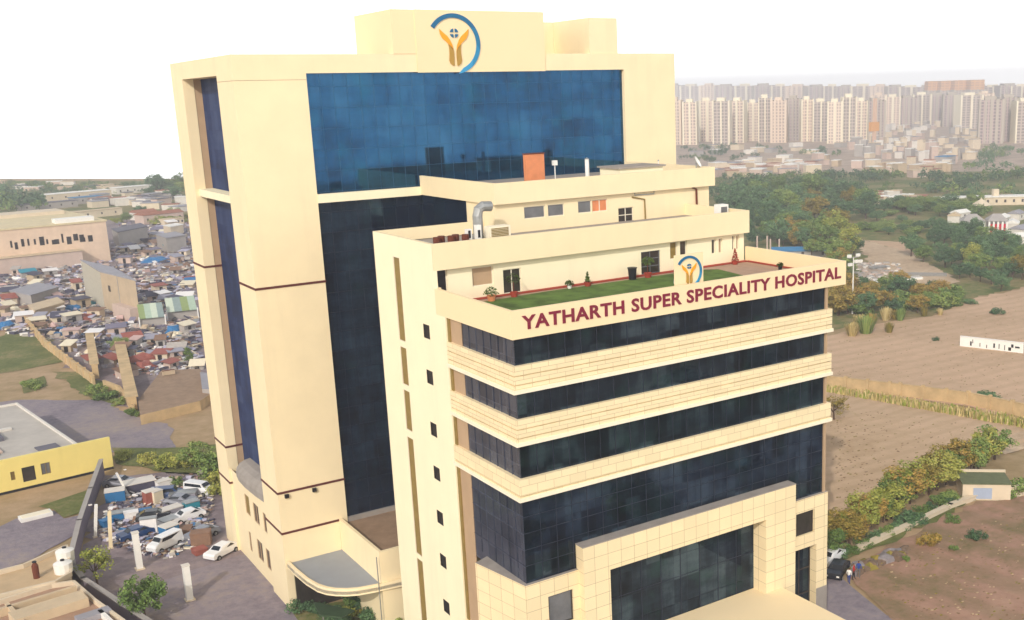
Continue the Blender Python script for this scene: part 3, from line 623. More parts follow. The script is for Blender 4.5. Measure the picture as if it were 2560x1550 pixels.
poly('ground', [(e1.x, e1.y), (-900, 1200), (-900, -500), (1700, -500), (fr.x, fr.y), (fl.x, fl.y), (e0.x, e0.y)], 'earth', 0, False)
poly('town_ground', [(1640, 500), (1640, 300), (2400, 262), (2700, 262), (2700, 430), (2300, 440), (1900, 455)], 'townearth', .03)
poly('scrubland', [(1640, 800), (1640, 440), (2700, 425), (2700, 690), (2440, 745), (2330, 790), (2180, 800), (2060, 830)], 'scrub', .06)
poly('dirt_track', [(2128, 590), (2160, 600), (2250, 625), (2330, 665), (2400, 705), (2360, 715), (2290, 708), (2200, 700), (2170, 660)], 'path', .1)
poly('clearing', [(2160, 600), (2260, 606), (2290, 640), (2230, 622)], 'field', .08)
poly('gravel_patch', [(2130, 655), (2200, 662), (2260, 705), (2170, 712)], 'townearth', .13)
poly('field', [(2040, 965), (2040, 850), (2180, 812), (2330, 792), (2440, 745), (2700, 690), (2700, 1060)], 'field', .09)
poly('field', [(2030, 975), (2700, 1075), (2700, 1110), (2470, 1120), (2280, 1190), (2060, 1400), (2000, 1400)], 'field2', .09)
poly('field', [(2120, 1440), (2200, 1380), (2440, 1255), (2700, 1225), (2700, 1800), (2330, 1800), (2220, 1540)], 'brownfield', .09)
#poly('soil_patch', [(2270, 1470), (2340, 1452), (2420, 1480), (2430, 1530), (2380, 1600), (2320, 1580), (2290, 1520)], 'purple', .12)
poly('verge', [(2060, 1400), (2300, 1290), (2440, 1236), (2440, 1252), (2150, 1385), (2080, 1420)], 'grassy', .12)
poly('driveway', [(2000, 1440), (2085, 1430), (2130, 1470), (2240, 1560), (2400, 1800), (2000, 1800)], 'asphalt', .12)
poly('path', [(2480, 1105), (2600, 1070), (2600, 1082), (2500, 1120)], 'path', .12)
poly('path', [(2495, 1128), (2600, 1095), (2600, 1102), (2512, 1138)], 'path', .13)
poly('scrubland', [(-80, 452), (470, 452), (470, 545), (-80, 560)], 'scrub', .06)
poly('yard', [(-60, 800), (-60, 560), (470, 480), (700, 520), (700, 1000), (520, 1000), (345, 1035), (235, 955), (110, 865)], 'yard', .05)
poly('grass_patch', [(-60, 880), (60, 810), (150, 880), (160, 905), (60, 925), (-60, 945)], 'grassy', .08)
poly('grass_patch', [(130, 930), (200, 930), (300, 990), (280, 1010), (210, 990)], 'grassy', .08)
poly('grass_patch', [(50, 960), (110, 940), (120, 965), (60, 985)], 'grassy', .08)
poly('grass_patch', [(280, 1120), (400, 1122), (560, 1110), (620, 1180), (460, 1188), (290, 1160)], 'grassy', .08)
poly('shade_patch', [(-60, 1010), (50, 1000), (260, 1000), (330, 1040), (420, 1060), (440, 1120), (290, 1130), (-60, 1200)], 'asphalt', .05)  # shade behind the yellow building, laid on the ground as a darker sheet
poly('grass_patch', [(95, 1268), (232, 1222), (222, 1278), (160, 1296), (135, 1275)], 'grassy', .1)
poly('lane', [(-60, 1345), (60, 1290), (135, 1278), (160, 1298), (215, 1286), (185, 1340), (80, 1400), (-60, 1450)], 'asphalt', .08)
poly('planting_bed', [(730, 1530), (1050, 1480), (1060, 1640), (760, 1640)], 'grassy', .14)
poly('compound_ground', [(258, 1190), (560, 1180), (640, 1330), (740, 1560), (900, 1800), (400, 1800), (200, 1470), (186, 1430)], 'yard', .08)
poly('forecourt', [(430, 1800), (300, 1500), (420, 1450), (600, 1390), (640, 1390), (760, 1560), (900, 1800)], 'asphalt', .11)
# ================================================================== trees
def leaf_mat(name, c1, c2, c3):
    s = NT(name, .85, 0, .15)
    oi = s.n('ShaderNodeObjectInfo'); f = s.mix(.5, s.noise(.9, 3), oi.outputs['Random'])
    g_ = s.n('ShaderNodeNewGeometry'); f = s.mix(.35, f, g_.outputs['Random Per Island'])
    s.color(s.ramp(f, [(.25, c1), (.5, c2), (.78, c3)])); s.b.inputs['Subsurface Weight'].default_value = 0; return s.m
LM = {'dark': leaf_mat('dark_green_leaves', '40593C', '587650', '729060'), 'mid': leaf_mat('green_leaves', '546C38', '748C4A', '98A45A'),
      'light': leaf_mat('yellow_green_leaves', '7E8C3C', '9CA24C', 'B8B05E'), 'autumn': leaf_mat('olive_brown_leaves', '746C30', '9A8840', 'B4904E'),
      'dry': leaf_mat('straw_leaves', 'A8965E', 'C9B67E', 'DDD09C')}
bark = plain('bark', '5A4636', .9, .2, 3)
def tree_proto(kind, lm, seed):
    r = random.Random(seed); name = 'bush' if kind == 'bush' else 'grass_tuft' if kind == 'tuft' else 'tree'
    t = thing(name, 'tree', name.replace('_', ' '), (0, 0, -50))
    m = MB(); cl = []
    if kind in ('round', 'tall', 'sparse'):
        tb_ = MB(); hgt = {'round': .3, 'tall': .25, 'sparse': .35}[kind]
        tb_.tube([(0, 0, 0), (.01, .01, hgt), (.02, -.01, .7)], .028, 6, .01)
        for k in range(5):
            a = k*1.26+r.random(); tb_.tube([(.01, .01, hgt*(.8+.12*k)), (.12*math.cos(a), .12*math.sin(a), hgt+.18), (.24*math.cos(a), .24*math.sin(a), hgt+.34)], .014, 5, .005)
        tb_.build('trunk', bark, t)
        nC = {'round': 40, 'tall': 36, 'sparse': 22}[kind]
        for k in range(nC):
            while True:
                p = Vector((r.uniform(-1, 1), r.uniform(-1, 1), r.uniform(-1, 1)))
                if .35 < p.length < 1: break
            rx = {'round': .4, 'tall': .24, 'sparse': .36}[kind]; rz = {'round': .32, 'tall': .42, 'sparse': .36}[kind]; cz = {'round': .64, 'tall': .58, 'sparse': .62}[kind]
            cl.append((Vector((p.x*rx, p.y*rx, cz+p.z*rz)), r.uniform(.08, .15)))
    elif kind == 'bush':
        for k in range(14): a = r.random()*6.28; q = r.random()**.5*.5; cl.append((Vector((q*math.cos(a), q*math.sin(a), r.uniform(.15, .7)*(1-q*.7))), r.uniform(.14, .24)))
    if kind == 'tuft':
        for k in range(260):
            a = r.random()*6.28; q = r.random()*.3; b0 = Vector((q*math.cos(a), q*math.sin(a), 0)); tip = Vector((b0.x*2.2+r.uniform(-.1, .1), b0.y*2.2+r.uniform(-.1, .1), r.uniform(.5, 1)))
            s_ = Vector((-math.sin(a), math.cos(a), 0))*.035; m.face([b0-s_, b0+s_, tip+s_*.4, tip-s_*.4])
    else:
        per = {'round': 80, 'tall': 80, 'sparse': 60, 'bush': 110}[kind]; ls = {'round': .026, 'tall': .022, 'sparse': .025, 'bush': .04}[kind]
        for c, R in cl:
            for k in range(per):
                d = Vector((r.gauss(0, 1), r.gauss(0, 1), r.gauss(0, 1))).normalized(); p = c+d*R*(r.random()**.35)
                n_ = (d+Vector((r.uniform(-1, 1), r.uniform(-1, 1), r.uniform(-.5, 1)))*.8).normalized(); u = n_.orthogonal().normalized()*ls*r.uniform(.6, 1.3); v = n_.cross(u)*r.uniform(.5, 1)
                m.face([p-u, p+v, p+u, p-v])
    m.build('crown' if kind != 'tuft' else 'blades', lm, t)
    return t
PROTO = {}
for kind, ls in (('round', ('dark', 'mid', 'light', 'autumn')), ('tall', ('dark', 'mid', 'light', 'autumn')), ('sparse', ('mid', 'autumn', 'light')), ('bush', ('dark', 'mid', 'light', 'autumn')), ('tuft', ('dry', 'autumn', 'mid'))):
    for l_ in ls: PROTO[kind, l_] = [tree_proto(kind, LM[l_], hash_) for hash_ in ((11, 23, 37) if kind in ('round', 'tall') else (5, 9))]
used = set()
def plant(kind, lm, u, v, hpx, label, group=None, wide=1.0, z=0.0, xyz=None):
    p = Vector(xyz) if xyz else G(u, v, z); k = hpx*(p-CAM).length/FPX
    pr = rnd.choice(PROTO[kind, lm])
    if pr.name in used: o = copy_tree(pr)
    else: o = pr; used.add(pr.name)
    o.location = p; o.rotation_euler = (0, 0, rnd.random()*6.28); ww = k*wide*rnd.uniform(.85, 1.2); o.scale = (ww, ww*rnd.uniform(.85, 1.15), k)
    o['label'] = label
    if group: o['group'] = group
    return o
def inside(u, v, pg):
    c = False
    for i in range(len(pg)):
        (x1, y1), (x2, y2) = pg[i], pg[i-1]
        if (y1 > v) != (y2 > v) and u < (x2-x1)*(v-y1)/(y2-y1)+x1: c = not c
    return c
WP = {'trees of the dense wood right of the hospital': 'wood right of the hospital', 'trees above the right end of the sign': 'grove above the sign end', 'trees in the green belt below the long pale wall': 'belt below the long wall',
 'dark trees behind the clearing': 'row behind the clearing', 'trees right of the dirt track': 'wood beyond the track', 'trees of the thicket behind the tan field': 'thicket behind the field', 'olive trees beside the lamp post': 'group beside the lamp post',
 'far trees between the town and the wood': 'far belt below the town', 'far trees behind the long pale wall': 'far row behind the wall', 'distant trees below the left apartment towers': 'row below the towers', 'distant trees below the right apartment towers': 'wood below the lilac towers',
 'far trees behind the long cream building': 'group behind the long building', 'trees near the left skyline': 'belt near the left skyline', 'far trees beside the tower edge': 'clump at the tower edge', 'trees by the red roofed houses': 'group by the red roofs', 'belt of trees under the left skyline': 'line on the left skyline'}
def wood(pg, n, hpx, kinds, label, group, wide=1.3):
    us = [p[0] for p in pg]; vs = [p[1] for p in pg]; pts = []; tries = 0
    dmin = (abs(sum(pg[i][0]*pg[i-1][1]-pg[i-1][0]*pg[i][1] for i in range(len(pg))))/2/n)**.5
    while len(pts) < n and tries < 6000:
        tries += 1; u, v = rnd.uniform(min(us), max(us)), rnd.uniform(min(vs), max(vs))
        if inside(u, v, pg) and all(((u-a)/1.6)**2+((v-b)*1.3)**2 > (dmin*.55)**2 for a, b in pts): pts.append((u, v))
    for u, v in pts:
        k, l_ = rnd.choice(kinds); zone = ['left', 'middle', 'right'][min(2, int((u-max(min(us), 0))/((min(max(us), 2560)-max(min(us), 0))/3+1e-6)))] if u > 0 else 'left'
        lab = '%s %s tree, %s part of %s' % ({'round': 'broad', 'tall': 'slender', 'bush': 'low', 'sparse': 'thin'}[k], {'dark': 'dark green', 'mid': 'green', 'light': 'yellow green', 'autumn': 'olive brown'}[l_], zone, WP[group])
        plant(k, l_, u, v, hpx*rnd.uniform(.75, 1.25), lab, group, wide)
def far_wood(name, pg, n, hpx, label, wide=1.7, tones=(0, 0, 0, 1)):
    us = [p[0] for p in pg]; vs = [p[1] for p in pg]; m = MB(); c = 0
    while c < n:
        u, v = rnd.uniform(min(us), max(us)), rnd.uniform(min(vs), max(vs))
        if not inside(u, v, pg): continue
        c += 1; p = G(u, v); k = hpx*rnd.uniform(.7, 1.25)*(p-CAM).length/FPX; m.cur = rnd.choice(tones)
        for j in range(9):
            a = rnd.random()*6.28; rr = rnd.random()**.5*.45*wide; cc = p+Vector((rr*math.cos(a), rr*math.sin(a), rnd.uniform(.3, .85-rr*.3)))*k; R0 = rnd.uniform(.14, .24)*k
            for q in range(20):
                d = Vector((rnd.gauss(0, 1), rnd.gauss(0, 1), rnd.gauss(0, 1))).normalized(); s0 = cc+d*R0; u_ = (d+Vector((0, 0, .6))).normalized().orthogonal().normalized()*k*.07; v_ = d.cross(u_)
                m.face([s0-u_, s0+v_, s0+u_, s0-v_])
        m.tube([p, p+Vector((0, 0, k*.5))], k*.025, 4)
    o = m.build(name, [LM['dark'], LM['mid'], LM['autumn']]); o['kind'] = 'stuff'; o['label'] = label; return o
Wd = [('round', 'dark'), ('round', 'dark'), ('round', 'mid'), ('tall', 'dark'), ('tall', 'mid')]
wood([(1810, 560), (1830, 505), (2040, 485), (2175, 510), (2180, 545), (2095, 560), (2080, 625), (1880, 625)], 74, 56, Wd+[('round', 'autumn')], 'tree in the dense green wood beyond the right end of the sign parapet', 'trees of the dense wood right of the hospital')
wood([(1960, 620), (2080, 600), (2125, 640), (2130, 690), (2100, 720), (1990, 640)], 9, 62, [('round', 'mid'), ('tall', 'autumn')], 'tree at the near edge of the dense wood above the sign board', 'trees above the right end of the sign')
plant('tall', 'light', 2085, 610, 78, 'tall yellow green tree with a pale crown beside the start of the dirt track', None, 1.6)
plant('tall', 'light', 2120, 640, 78, 'pale yellow green tree leaning over the dirt track', None, 1.5)
plant('round', 'mid', 2095, 665, 70, 'round green tree between the blue shed and the dirt track', None, 1.2)
plant('round', 'dark', 2135, 640, 50, 'dark tree just behind the lamp post top', None, 1.2)
wood([(2190, 540), (2230, 515), (2440, 505), (2450, 535), (2400, 545)], 36, 30, [('round', 'mid'), ('bush', 'mid'), ('round', 'dark')], 'tree in the trimmed green belt below the long pale wall', 'trees in the green belt below the long pale wall', 1.8)
wood([(2140, 570), (2170, 552), (2370, 565), (2390, 580), (2180, 590)], 14, 24, [('round', 'dark'), ('bush', 'mid')], 'dark tree in the row behind the clearing', 'dark trees behind the clearing', 1.8)
wood([(2265, 640), (2330, 600), (2400, 590), (2560, 640), (2620, 700), (2500, 730), (2400, 700), (2330, 670)], 48, 48, Wd, 'tree in the wood right of the dirt track', 'trees right of the dirt track')
plant('round', 'light', 2430, 670, 62, 'yellow green round tree in the wood right of the dirt track'); plant('round', 'autumn', 2555, 700, 62, 'olive tree at the right edge of the picture beside the track wood')
wood([(2080, 790), (2100, 740), (2240, 725), (2390, 735), (2385, 770), (2230, 795)], 44, 44, [('round', 'mid'), ('round', 'autumn'), ('bush', 'mid'), ('round', 'dark')], 'tree in the green thicket at the back edge of the tan field', 'trees of the thicket behind the tan field')
wood([(2070, 800), (2070, 730), (2112, 730), (2112, 800)], 7, 64, [('round', 'autumn'), ('tall', 'autumn')], 'olive tree between the striped front block and the lamp post', 'olive trees beside the lamp post')
far_wood('far_wood', [(1740, 500), (1740, 452), (1900, 440), (2100, 442), (2300, 450), (2560, 440), (2560, 485), (2300, 480), (1950, 505)], 120, 28, 'far trees between the town and the wood', 1.7)
far_wood('far_wood', [(2330, 480), (2640, 470), (2640, 505), (2330, 500)], 16, 30, 'far trees behind the long pale wall', 1.7)
far_wood('far_wood', [(1696, 400), (1700, 372), (1830, 368), (2000, 372), (2120, 385), (2100, 398), (1900, 392), (1800, 412)], 36, 17, 'distant trees below the left apartment towers', 1.7)
far_wood('far_wood', [(2400, 425), (2450, 378), (2560, 372), (2600, 440), (2440, 440)], 26, 22, 'distant trees below the right apartment towers', 1.7)
# the near row with long shadows
for i in range(32):
    t_ = i/31; u = 2088+t_*392+rnd.uniform(-8, 8); v = 1385-t_*238+rnd.uniform(-12, 10)-math.sin(t_*3.1)*16
    plant(rnd.choice(['round', 'sparse', 'tall']), rnd.choice(['autumn', 'autumn', 'light', 'light', 'mid']), u, v, rnd.uniform(70, 104)*(1-.12*t_), 'olive tree in the row along the near field', 'trees in the row along the near field', 1.3)
for i in range(12):
    t_ = i/11; plant('bush', rnd.choice(['dark', 'mid']), 2112+t_*270+rnd.uniform(-8, 8), 1392-t_*140+rnd.uniform(-6, 6), rnd.uniform(30, 46), 'low green bush under the tree row', 'bushes under the near tree row', 1.2)
plant('sparse', 'autumn', 2085, 1050, 60, 'bare straw coloured tree touching the right side of the striped block', None, 1.3)
plant('bush', 'dark', 2468, 1004, 44, 'round blue green bush behind the long boundary wall', None, 1.2)
for u, v, h, lm, lb_ in ((2325, 1368, 60, 'autumn', 'fuzzy olive shrub on the brown field below the kerb wall'), (2380, 1305, 30, 'mid', 'small shrub beside the kerb wall'), (2440, 1348, 34, 'dark', 'dark green shrub alone on the brown field'), (2385, 1378, 26, 'mid', 'small green shrub on the brown field left of the dark one'), (2265, 1402, 20, 'mid', 'tiny green shrub at the end of the rubble strip'),
                         (2492, 786, 24, 'dark', 'dark shrub on the bare slope above the white wall'), (2425, 762, 24, 'dark', 'shrub with a pale rock behind the tan field'), (2339, 852, 14, 'dark', 'tiny dark shrub in the middle of the tan field'), (2372, 1027, 10, 'dark', 'tiny shrub on the ploughed field')):
    plant('bush', lm, u, v, h, lb_, None, 1.1)
for i, (u, v, h) in enumerate(((2150, 826, 40), (2165, 834, 46), (2178, 812, 28), (2215, 800, 32), (2232, 798, 40), (2222, 832, 26), (2130, 840, 34), (2250, 802, 30), (2310, 790, 22), (2350, 788, 18))):
    plant('tuft' if i != 4 else 'bush', ['dry', 'mid', 'autumn'][i % 3] if i != 4 else 'autumn', u, v, h, 'tall pale dry grass tuft behind the tan field', 'dry grass tufts behind the tan field', .9)
# left side trees
far_wood('far_wood', [(-30, 545), (-30, 500), (60, 490), (150, 500), (150, 535)], 14, 36, 'far trees behind the long cream building', 1.6)
far_wood('far_wood', [(-30, 492), (-30, 470), (240, 468), (240, 488), (120, 490)], 18, 16, 'trees near the left skyline', 1.8)
wood([(370, 500), (370, 475), (470, 472), (480, 500)], 9, 34, Wd, 'far tree beside the left edge of the hospital tower', 'far trees beside the tower edge', 1.4)
wood([(290, 560), (300, 540), (470, 540), (470, 562)], 10, 24, [('round', 'mid'), ('bush', 'light'), ('round', 'dark')], 'green tree by the red roofed houses beyond the scrap yard', 'trees by the red roofed houses', 1.6)
plant('round', 'mid', 300, 880, 36, 'green tree among the broken walls of the scrap yard', None, 1.5); plant('tall', 'mid', 475, 912, 40, 'thin dark tree beside the tower in the scrap yard')
plant('bush', 'mid', 80, 972, 34, 'round green bush on the bare ground left of the broken wall', None, 1.5)
for i, (u, v, h) in enumerate(((240, 985, 34), (270, 1000, 34), (330, 1040, 30), (300, 1012, 26))): plant('bush', 'mid', u, v, h, 'rough green bush growing along the broken wall', 'bushes along the broken wall', 1.4)
for i, (u, v, h) in enumerate(((310, 1150, 34), (370, 1160, 40), (420, 1170, 50), (465, 1172, 60), (500, 1180, 76), (530, 1185, 86), (540, 1215, 60), (555, 1240, 56), (440, 1215, 30))): plant('bush' if i != 4 else 'sparse', rnd.choice(['mid', 'light']), u, v, h, 'light green bush on the verge beyond the compound', 'bushes between the compound and the tower', 1.1)
plant('sparse', 'light', 245, 1468, 92, 'slim pale green tree just inside the curved compound wall', None, 1.0)
plant('round', 'mid', 365, 1560, 112, 'bushy green tree with a wide crown at the bottom left of the forecourt', None, 1.0)
for i in range(16): plant('bush', rnd.choice(['dark', 'mid', 'light']), 870+rnd.uniform(0, 140), 1510+rnd.uniform(0, 70), rnd.uniform(36, 60), 'green bush in front of the curved canopy', 'bushes before the curved canopy', 1)
for i in range(5): plant('bush', 'dark', 752+i*28, 1522+i*9, 42, 'dark bush in the shade under the canopy', 'bushes in the shade under the canopy', 1.3)
aw = MB().prism([(-6.0, 27.6), (-4.6, 25.9), (-3.2, 26.6), (-5.6, 30.5)], 2.3, 2.45).build('awning', plain('green_awning', '3A4E34', .7, .15)); tag(aw, 'dark green awning under the left end of the curved canopy', 'awning'); MB().tube([(-5.6, 28, 0), (-5.6, 28, 2.3)], .05, 6).build('post', 'metal', aw)
# ================================================================== far city
def facade(name, base, dark, pw=3.2, fh=3.0):
    s = NT(name, .8); b = s.n('ShaderNodeTexBrick'); s.l(s.wallvec(), b.inputs['Vector']); b.offset = 0
    b.inputs['Color1'].default_value = lin(dark); b.inputs['Color2'].default_value = tuple(x*1.25 for x in lin(dark)[:3])+(1,); b.inputs['Mortar'].default_value = lin(base)
    b.inputs['Scale'].default_value = 1; b.inputs['Mortar Size'].default_value = .55; b.inputs['Mortar Smooth'].default_value = .1; b.inputs['Brick Width'].default_value = pw; b.inputs['Row Height'].default_value = fh
    s.color(b.outputs[0]); return s.m
FM = [facade('cream_apartment_facade', 'E4D0BC', 'A08E86'), facade('grey_apartment_facade', 'C4B6AA', '807672'), facade('pink_apartment_facade', 'DECDBC', '94857E'), facade('white_apartment_facade', 'E8D6C2', 'A2928A', 2.4), facade('lilac_apartment_facade', 'C0ADA8', '7C7074', 2.8)]
ribm = [plain('cream_rib', 'F0E6CC', .8, .05), plain('grey_rib', 'B8AEA0', .8, .05), plain('peach_rib', 'E4D0BA', .8, .05)]
orange_f = facade('orange_apartment_facade', 'E0AC6E', 'B8885C', 5)
def apartment(w_, d_, h, fm, rm, seed, top=None):
    r = random.Random(seed); t = thing('apartment_tower', '', 'apartment tower', (0, 0, -50))
    MB().box(-w_/2, w_/2, -d_/2, d_/2, 0, h).build('wall', fm, t)
    n = r.choice([3, 4, 5])
    for k in range(n):
        x = -w_/2+(k+.0)*w_/(n-1); wd = r.uniform(.5, 1.1)
        m = MB().box(x-wd, x+wd, -d_/2-.9, d_/2+.5, 0, h+.8); m.build('balcony_column', rm, t)
    rb_ = MB(); (rb_.box(-w_*.3, w_*.2, -d_*.3, d_*.3, h, h+3.5) if not top else rb_.box(-w_*.5, w_*.46, -d_*.5, d_*.5, h, h+12)).build('roof_block', rm if not top else orange_f, t)
    return t
AP = [apartment(12, 12, 40, FM[0], ribm[0], 1), apartment(14, 12, 40, FM[1], ribm[0], 2), apartment(11, 11, 40, FM[2], ribm[2], 3), apartment(13, 12, 40, FM[3], ribm[0], 4), apartment(15, 13, 40, FM[4], ribm[1], 5), apartment(12, 12, 40, FM[0], ribm[2], 6)]
ap_used = set()
def put_ap(u, vbase, vtop, i, sxy, label, group):
    p = G(u, vbase); hor = PY-775+0  # tops solved from the eye height
    q = p-CAM; d = R_*((u-PX)/FPX)-U_*((vtop-PY)/FPX)+F_; tt = (q.x**2+q.y**2)**.5/(d.x**2+d.y**2)**.5; h = CAM.z+d.z*tt
    pr = AP[i]
    o = copy_tree(pr) if i in ap_used else pr; ap_used.add(i)
    o.location = p; o.rotation_euler = (0, 0, -YAW-.15+rnd.uniform(-.25, .25)); o.scale = (sxy, sxy, h/43.5)
    o['label'] = label; o['group'] = group; return o
u = 1672; k = 0
while u < 2170:
    i = [2, 0, 3, 1, 0, 3, 1, 5, 4, 0, 1, 3, 1, 0, 4][k % 15]; wpx = rnd.uniform(30, 40)
    put_ap(u+wpx/2, 360+rnd.uniform(-6, 3)+(u-1672)*-.01, 243+rnd.uniform(-9, 7), i, wpx*.35/13.2, 'slim pale apartment tower in the front row', 'front left apartment towers'); u += wpx*1.02; k += 1
u = 2178
while u < 2450:
    i = [1, 2, 0, 4, 1, 4, 4][k % 7]; wpx = rnd.uniform(34, 42)
    put_ap(u+wpx/2, 318+rnd.uniform(-5, 3), 233+rnd.uniform(-6, 6), i, wpx*.52/13.2, 'grey gridded apartment tower behind the construction ground', 'middle apartment towers'); u += wpx*1.0; k += 1
u = 2452
while u < 2600:
    i = [4, 1, 4][k % 3]; wpx = rnd.uniform(38, 46)
    put_ap(u+wpx/2, 356+rnd.uniform(-4, 3), 240+rnd.uniform(-6, 8), i, wpx*.36/13.2, 'lilac grey apartment tower at the far right', 'right apartment towers'); u += wpx*1.02; k += 1
u = 1665
while u < 2620:
    i = [4, 1, 4, 1, 5][k % 5]; wpx = rnd.uniform(34, 50)
    put_ap(u+wpx/2, 283, 209+rnd.uniform(-1.5, 3.5), i, wpx*.84/13.2, 'hazy apartment tower above the front row', 'hazy rear apartment towers'); u += wpx*.98; k += 1
for j, u in enumerate((2330, 2362, 2396, 2436)):
    o = apartment(14, 14, 29, FM[1], ribm[1], 30+j, True); p = G(u, 286); o.location = p; o.rotation_euler = (0, 0, -YAW); o.scale = (1.6, 1.6, 1.3)
    o['label'] = 'orange topped apartment tower behind the grey ones'; o['group'] = 'orange topped apartment towers'
# ---- low town, construction ground, roofs
HM = [plain('wall_'+n_, c, .85, .1, .5) for n_, c in (('cream', 'D8C8AE'), ('pinkish', 'C8B2A4'), ('white', 'DCD6CC'), ('grey', 'A8A29C'), ('tan', 'BCA88C'))]
RM = [plain('roof_'+n_, c, .8, .12, .6) for n_, c in (('white', 'EDEAE2'), ('grey', '9C9AA0'), ('rust', 'A06850'), ('blue', '3E7EA8'), ('sand', 'CDB898'), ('slate', '6A6872'))]
wn = ['cream', 'pinkish', 'white', 'grey', 'tan']; rn = ['white', 'grey', 'rust', 'blue', 'sand', 'dark slate']
def house(u, v, w_, d_, h, wi, ri, name, label, cat, group=None, rot=None, gable=0, z=0, nwin=3):
    p = G(u, v, z); t = thing(name, label, cat, p, rot if rot is not None else rnd.uniform(-.6, .6), group)
    MB().box(-w_/2, w_/2, -d_/2, d_/2, 0, h).build('wall', HM[wi], t)
    m = MB()
    if gable: m.obox((0, 0, 0), (1, 0), w_+.5, d_+.5, h+.01, h+.15, gable)
    else: m.box(-w_/2-.2, w_/2+.2, -d_/2-.2, d_/2+.2, h+.005, h+.25)
    m.build('roof', RM[ri], t)
    for k in range(nwin):
        x = -w_/2+(k+.5)*w_/nwin; MB().box(x-.35, x+.35, -d_/2-.04, -d_/2, h*.4, h*.4+.9).build('window', 'win', t)
    return t
def town(pg, n, hr, sr, wis, ris, where, group, name='town_building', cat='building', nwin=0):
    us = [p[0] for p in pg]; vs = [p[1] for p in pg]; c = 0; tries = 0
    while c < n and tries < 5000:
        tries += 1; u, v = rnd.uniform(min(us), max(us)), rnd.uniform(min(vs), max(vs))
        if inside(u, v, pg):
            wi, ri = rnd.choice(wis), rnd.choice(ris); c += 1
            house(u, v, rnd.uniform(*sr), rnd.uniform(*sr)*.8, rnd.uniform(*hr), wi, ri, name, 'low %s walled building with %s roof %s' % (wn[wi], rn[ri], where), cat, group, nwin=nwin)
town([(2110, 400), (2110, 330), (2190, 312), (2440, 318), (2450, 360), (2430, 400), (2300, 410)], 120, (2.5, 8), (3.5, 8), [0, 0, 3, 2, 1], [4, 0, 0, 1], 'on the construction ground', 'buildings on the construction ground')
town([(1740, 440), (1850, 405), (2080, 395), (2110, 408), (2060, 432), (1850, 450)], 48, (2.5, 5), (5, 11), [0, 1, 1, 4, 2], [0, 0, 2, 4, 1], 'in the pinkish town', 'buildings of the pinkish town')
town([(1696, 370), (2110, 366), (2110, 385), (1696, 395)], 12, (2.5, 4), (6, 12), [0, 3, 2], [0, 1, 4], 'below the left towers', 'buildings at the feet of the left towers')
town([(2110, 440), (2110, 410), (2400, 405), (2420, 425), (2300, 448)], 30, (2.5, 5), (4, 9), [0, 1, 4], [0, 4, 2], 'below the construction ground', 'buildings below the construction ground')
town([(2150, 515), (2150, 495), (2310, 490), (2310, 508)], 20, (2, 3.5), (2.5, 5), [2, 1, 0], [0, 2, 0, 4], 'beside the long wall', 'small buildings left of the long pale wall')
town([(2370, 560), (2440, 560), (2440, 595), (2400, 585)], 6, (2, 3), (3, 5), [2, 3], [0, 1], 'left of the red and white pavilion', 'sheds left of the pavilion')
house(2362, 412, 13, 8, 5, 3, 3, 'blue_roof_shed', 'small bright blue roofed shed below the construction ground', 'shed', rot=.3)
cr = thing('tower_crane', 'orange construction crane mast standing before the towers', 'crane', G(2185, 370))
MB().box(-1.3, 1.3, -1.0, 1.0, 0, 38).build('mast', plain('crane_peach', 'D8B49A', .7, .1), cr); MB().box(-5, 4, -1.3, 1.3, 13, 20).build('platform', plain('crane_orange', 'D89A50', .7, .1), cr)
t = thing('long_wall_building', 'long pale low building across the far right behind the green belt', 'building', G(2480, 512), -.62)
MB().box(-22, 22, -3, 3, 0, 3.2).build('wall', HM[0], t); MB().box(-22.5, 22.5, -3.4, 3.4, 3.2, 3.6).build('roof', RM[0], t); MB().box(0, 2.2, -1.2, 1.2, 3.6, 6.2).build('roof_block', HM[0], t)
for k in range(12): MB().box(-20+k*3.4, -19.2+k*3.4, -3.05, -3, 1.2, 2.3).build('window', 'win', t)
# pavilion
pv = thing('pavilion', 'white pavilion with red curtains between its columns and grey hipped roofs', 'pavilion', G(2460, 584), -.75)
MB().box(-8, 8, -3.5, 3.5, 0, .3).build('floor', 'white', pv)
for x0, x1 in ((-7, -.6), (1, 6.4)):
    f = MB(); xm, ym = (x0+x1)/2, 0
    q = [(x0-.6, -3.4, 4.3), (x1+.6, -3.4, 4.3), (x1+.6, 3.4, 4.3), (x0-.6, 3.4, 4.3)]; r1, r2 = (xm-1.2, 0, 6.4), (xm+1.2, 0, 6.4)
    f.face([q[0], q[1], r2, r1]); f.face([q[1], q[2], r2]); f.face([q[2], q[3], r1, r2]); f.face([q[3], q[0], r1]); f.face(q[::-1]); f.build('roof', HM[3], pv)
    MB().box(x0, x1, -.2, 3.0, .3, 4.25).build('rear_wall', HM[2], pv)
    for k in range(5):
        x = x0+(x1-x0)*k/4; MB().box(x-.3, x+.3, -3.1, -2.6, .3, 4.3).build('column', 'white', pv)
        if k < 4: MB().box(x+.35, x+(x1-x0)/4-.35, -2.9, -2.8, .3, 3.4).build('curtain', plain('red_curtain', 'CC1E30', .8, .1), pv)
gz = thing('gazebo', 'small pale gazebo with a pointed roof above the pavilion', 'gazebo', G(2452, 530))
m = MB(); m.lathe((0, 0, 0), [(4, 2.6), (.4, 4.8), (0, 5.6)], 8); m.build('roof', HM[0], gz)
for k in range(4): a = k*1.57+.4; MB().tube([(3*math.cos(a), 3*math.sin(a), 0), (3*math.cos(a), 3*math.sin(a), 2.6)], .2, 6).build('column', 'white', gz)
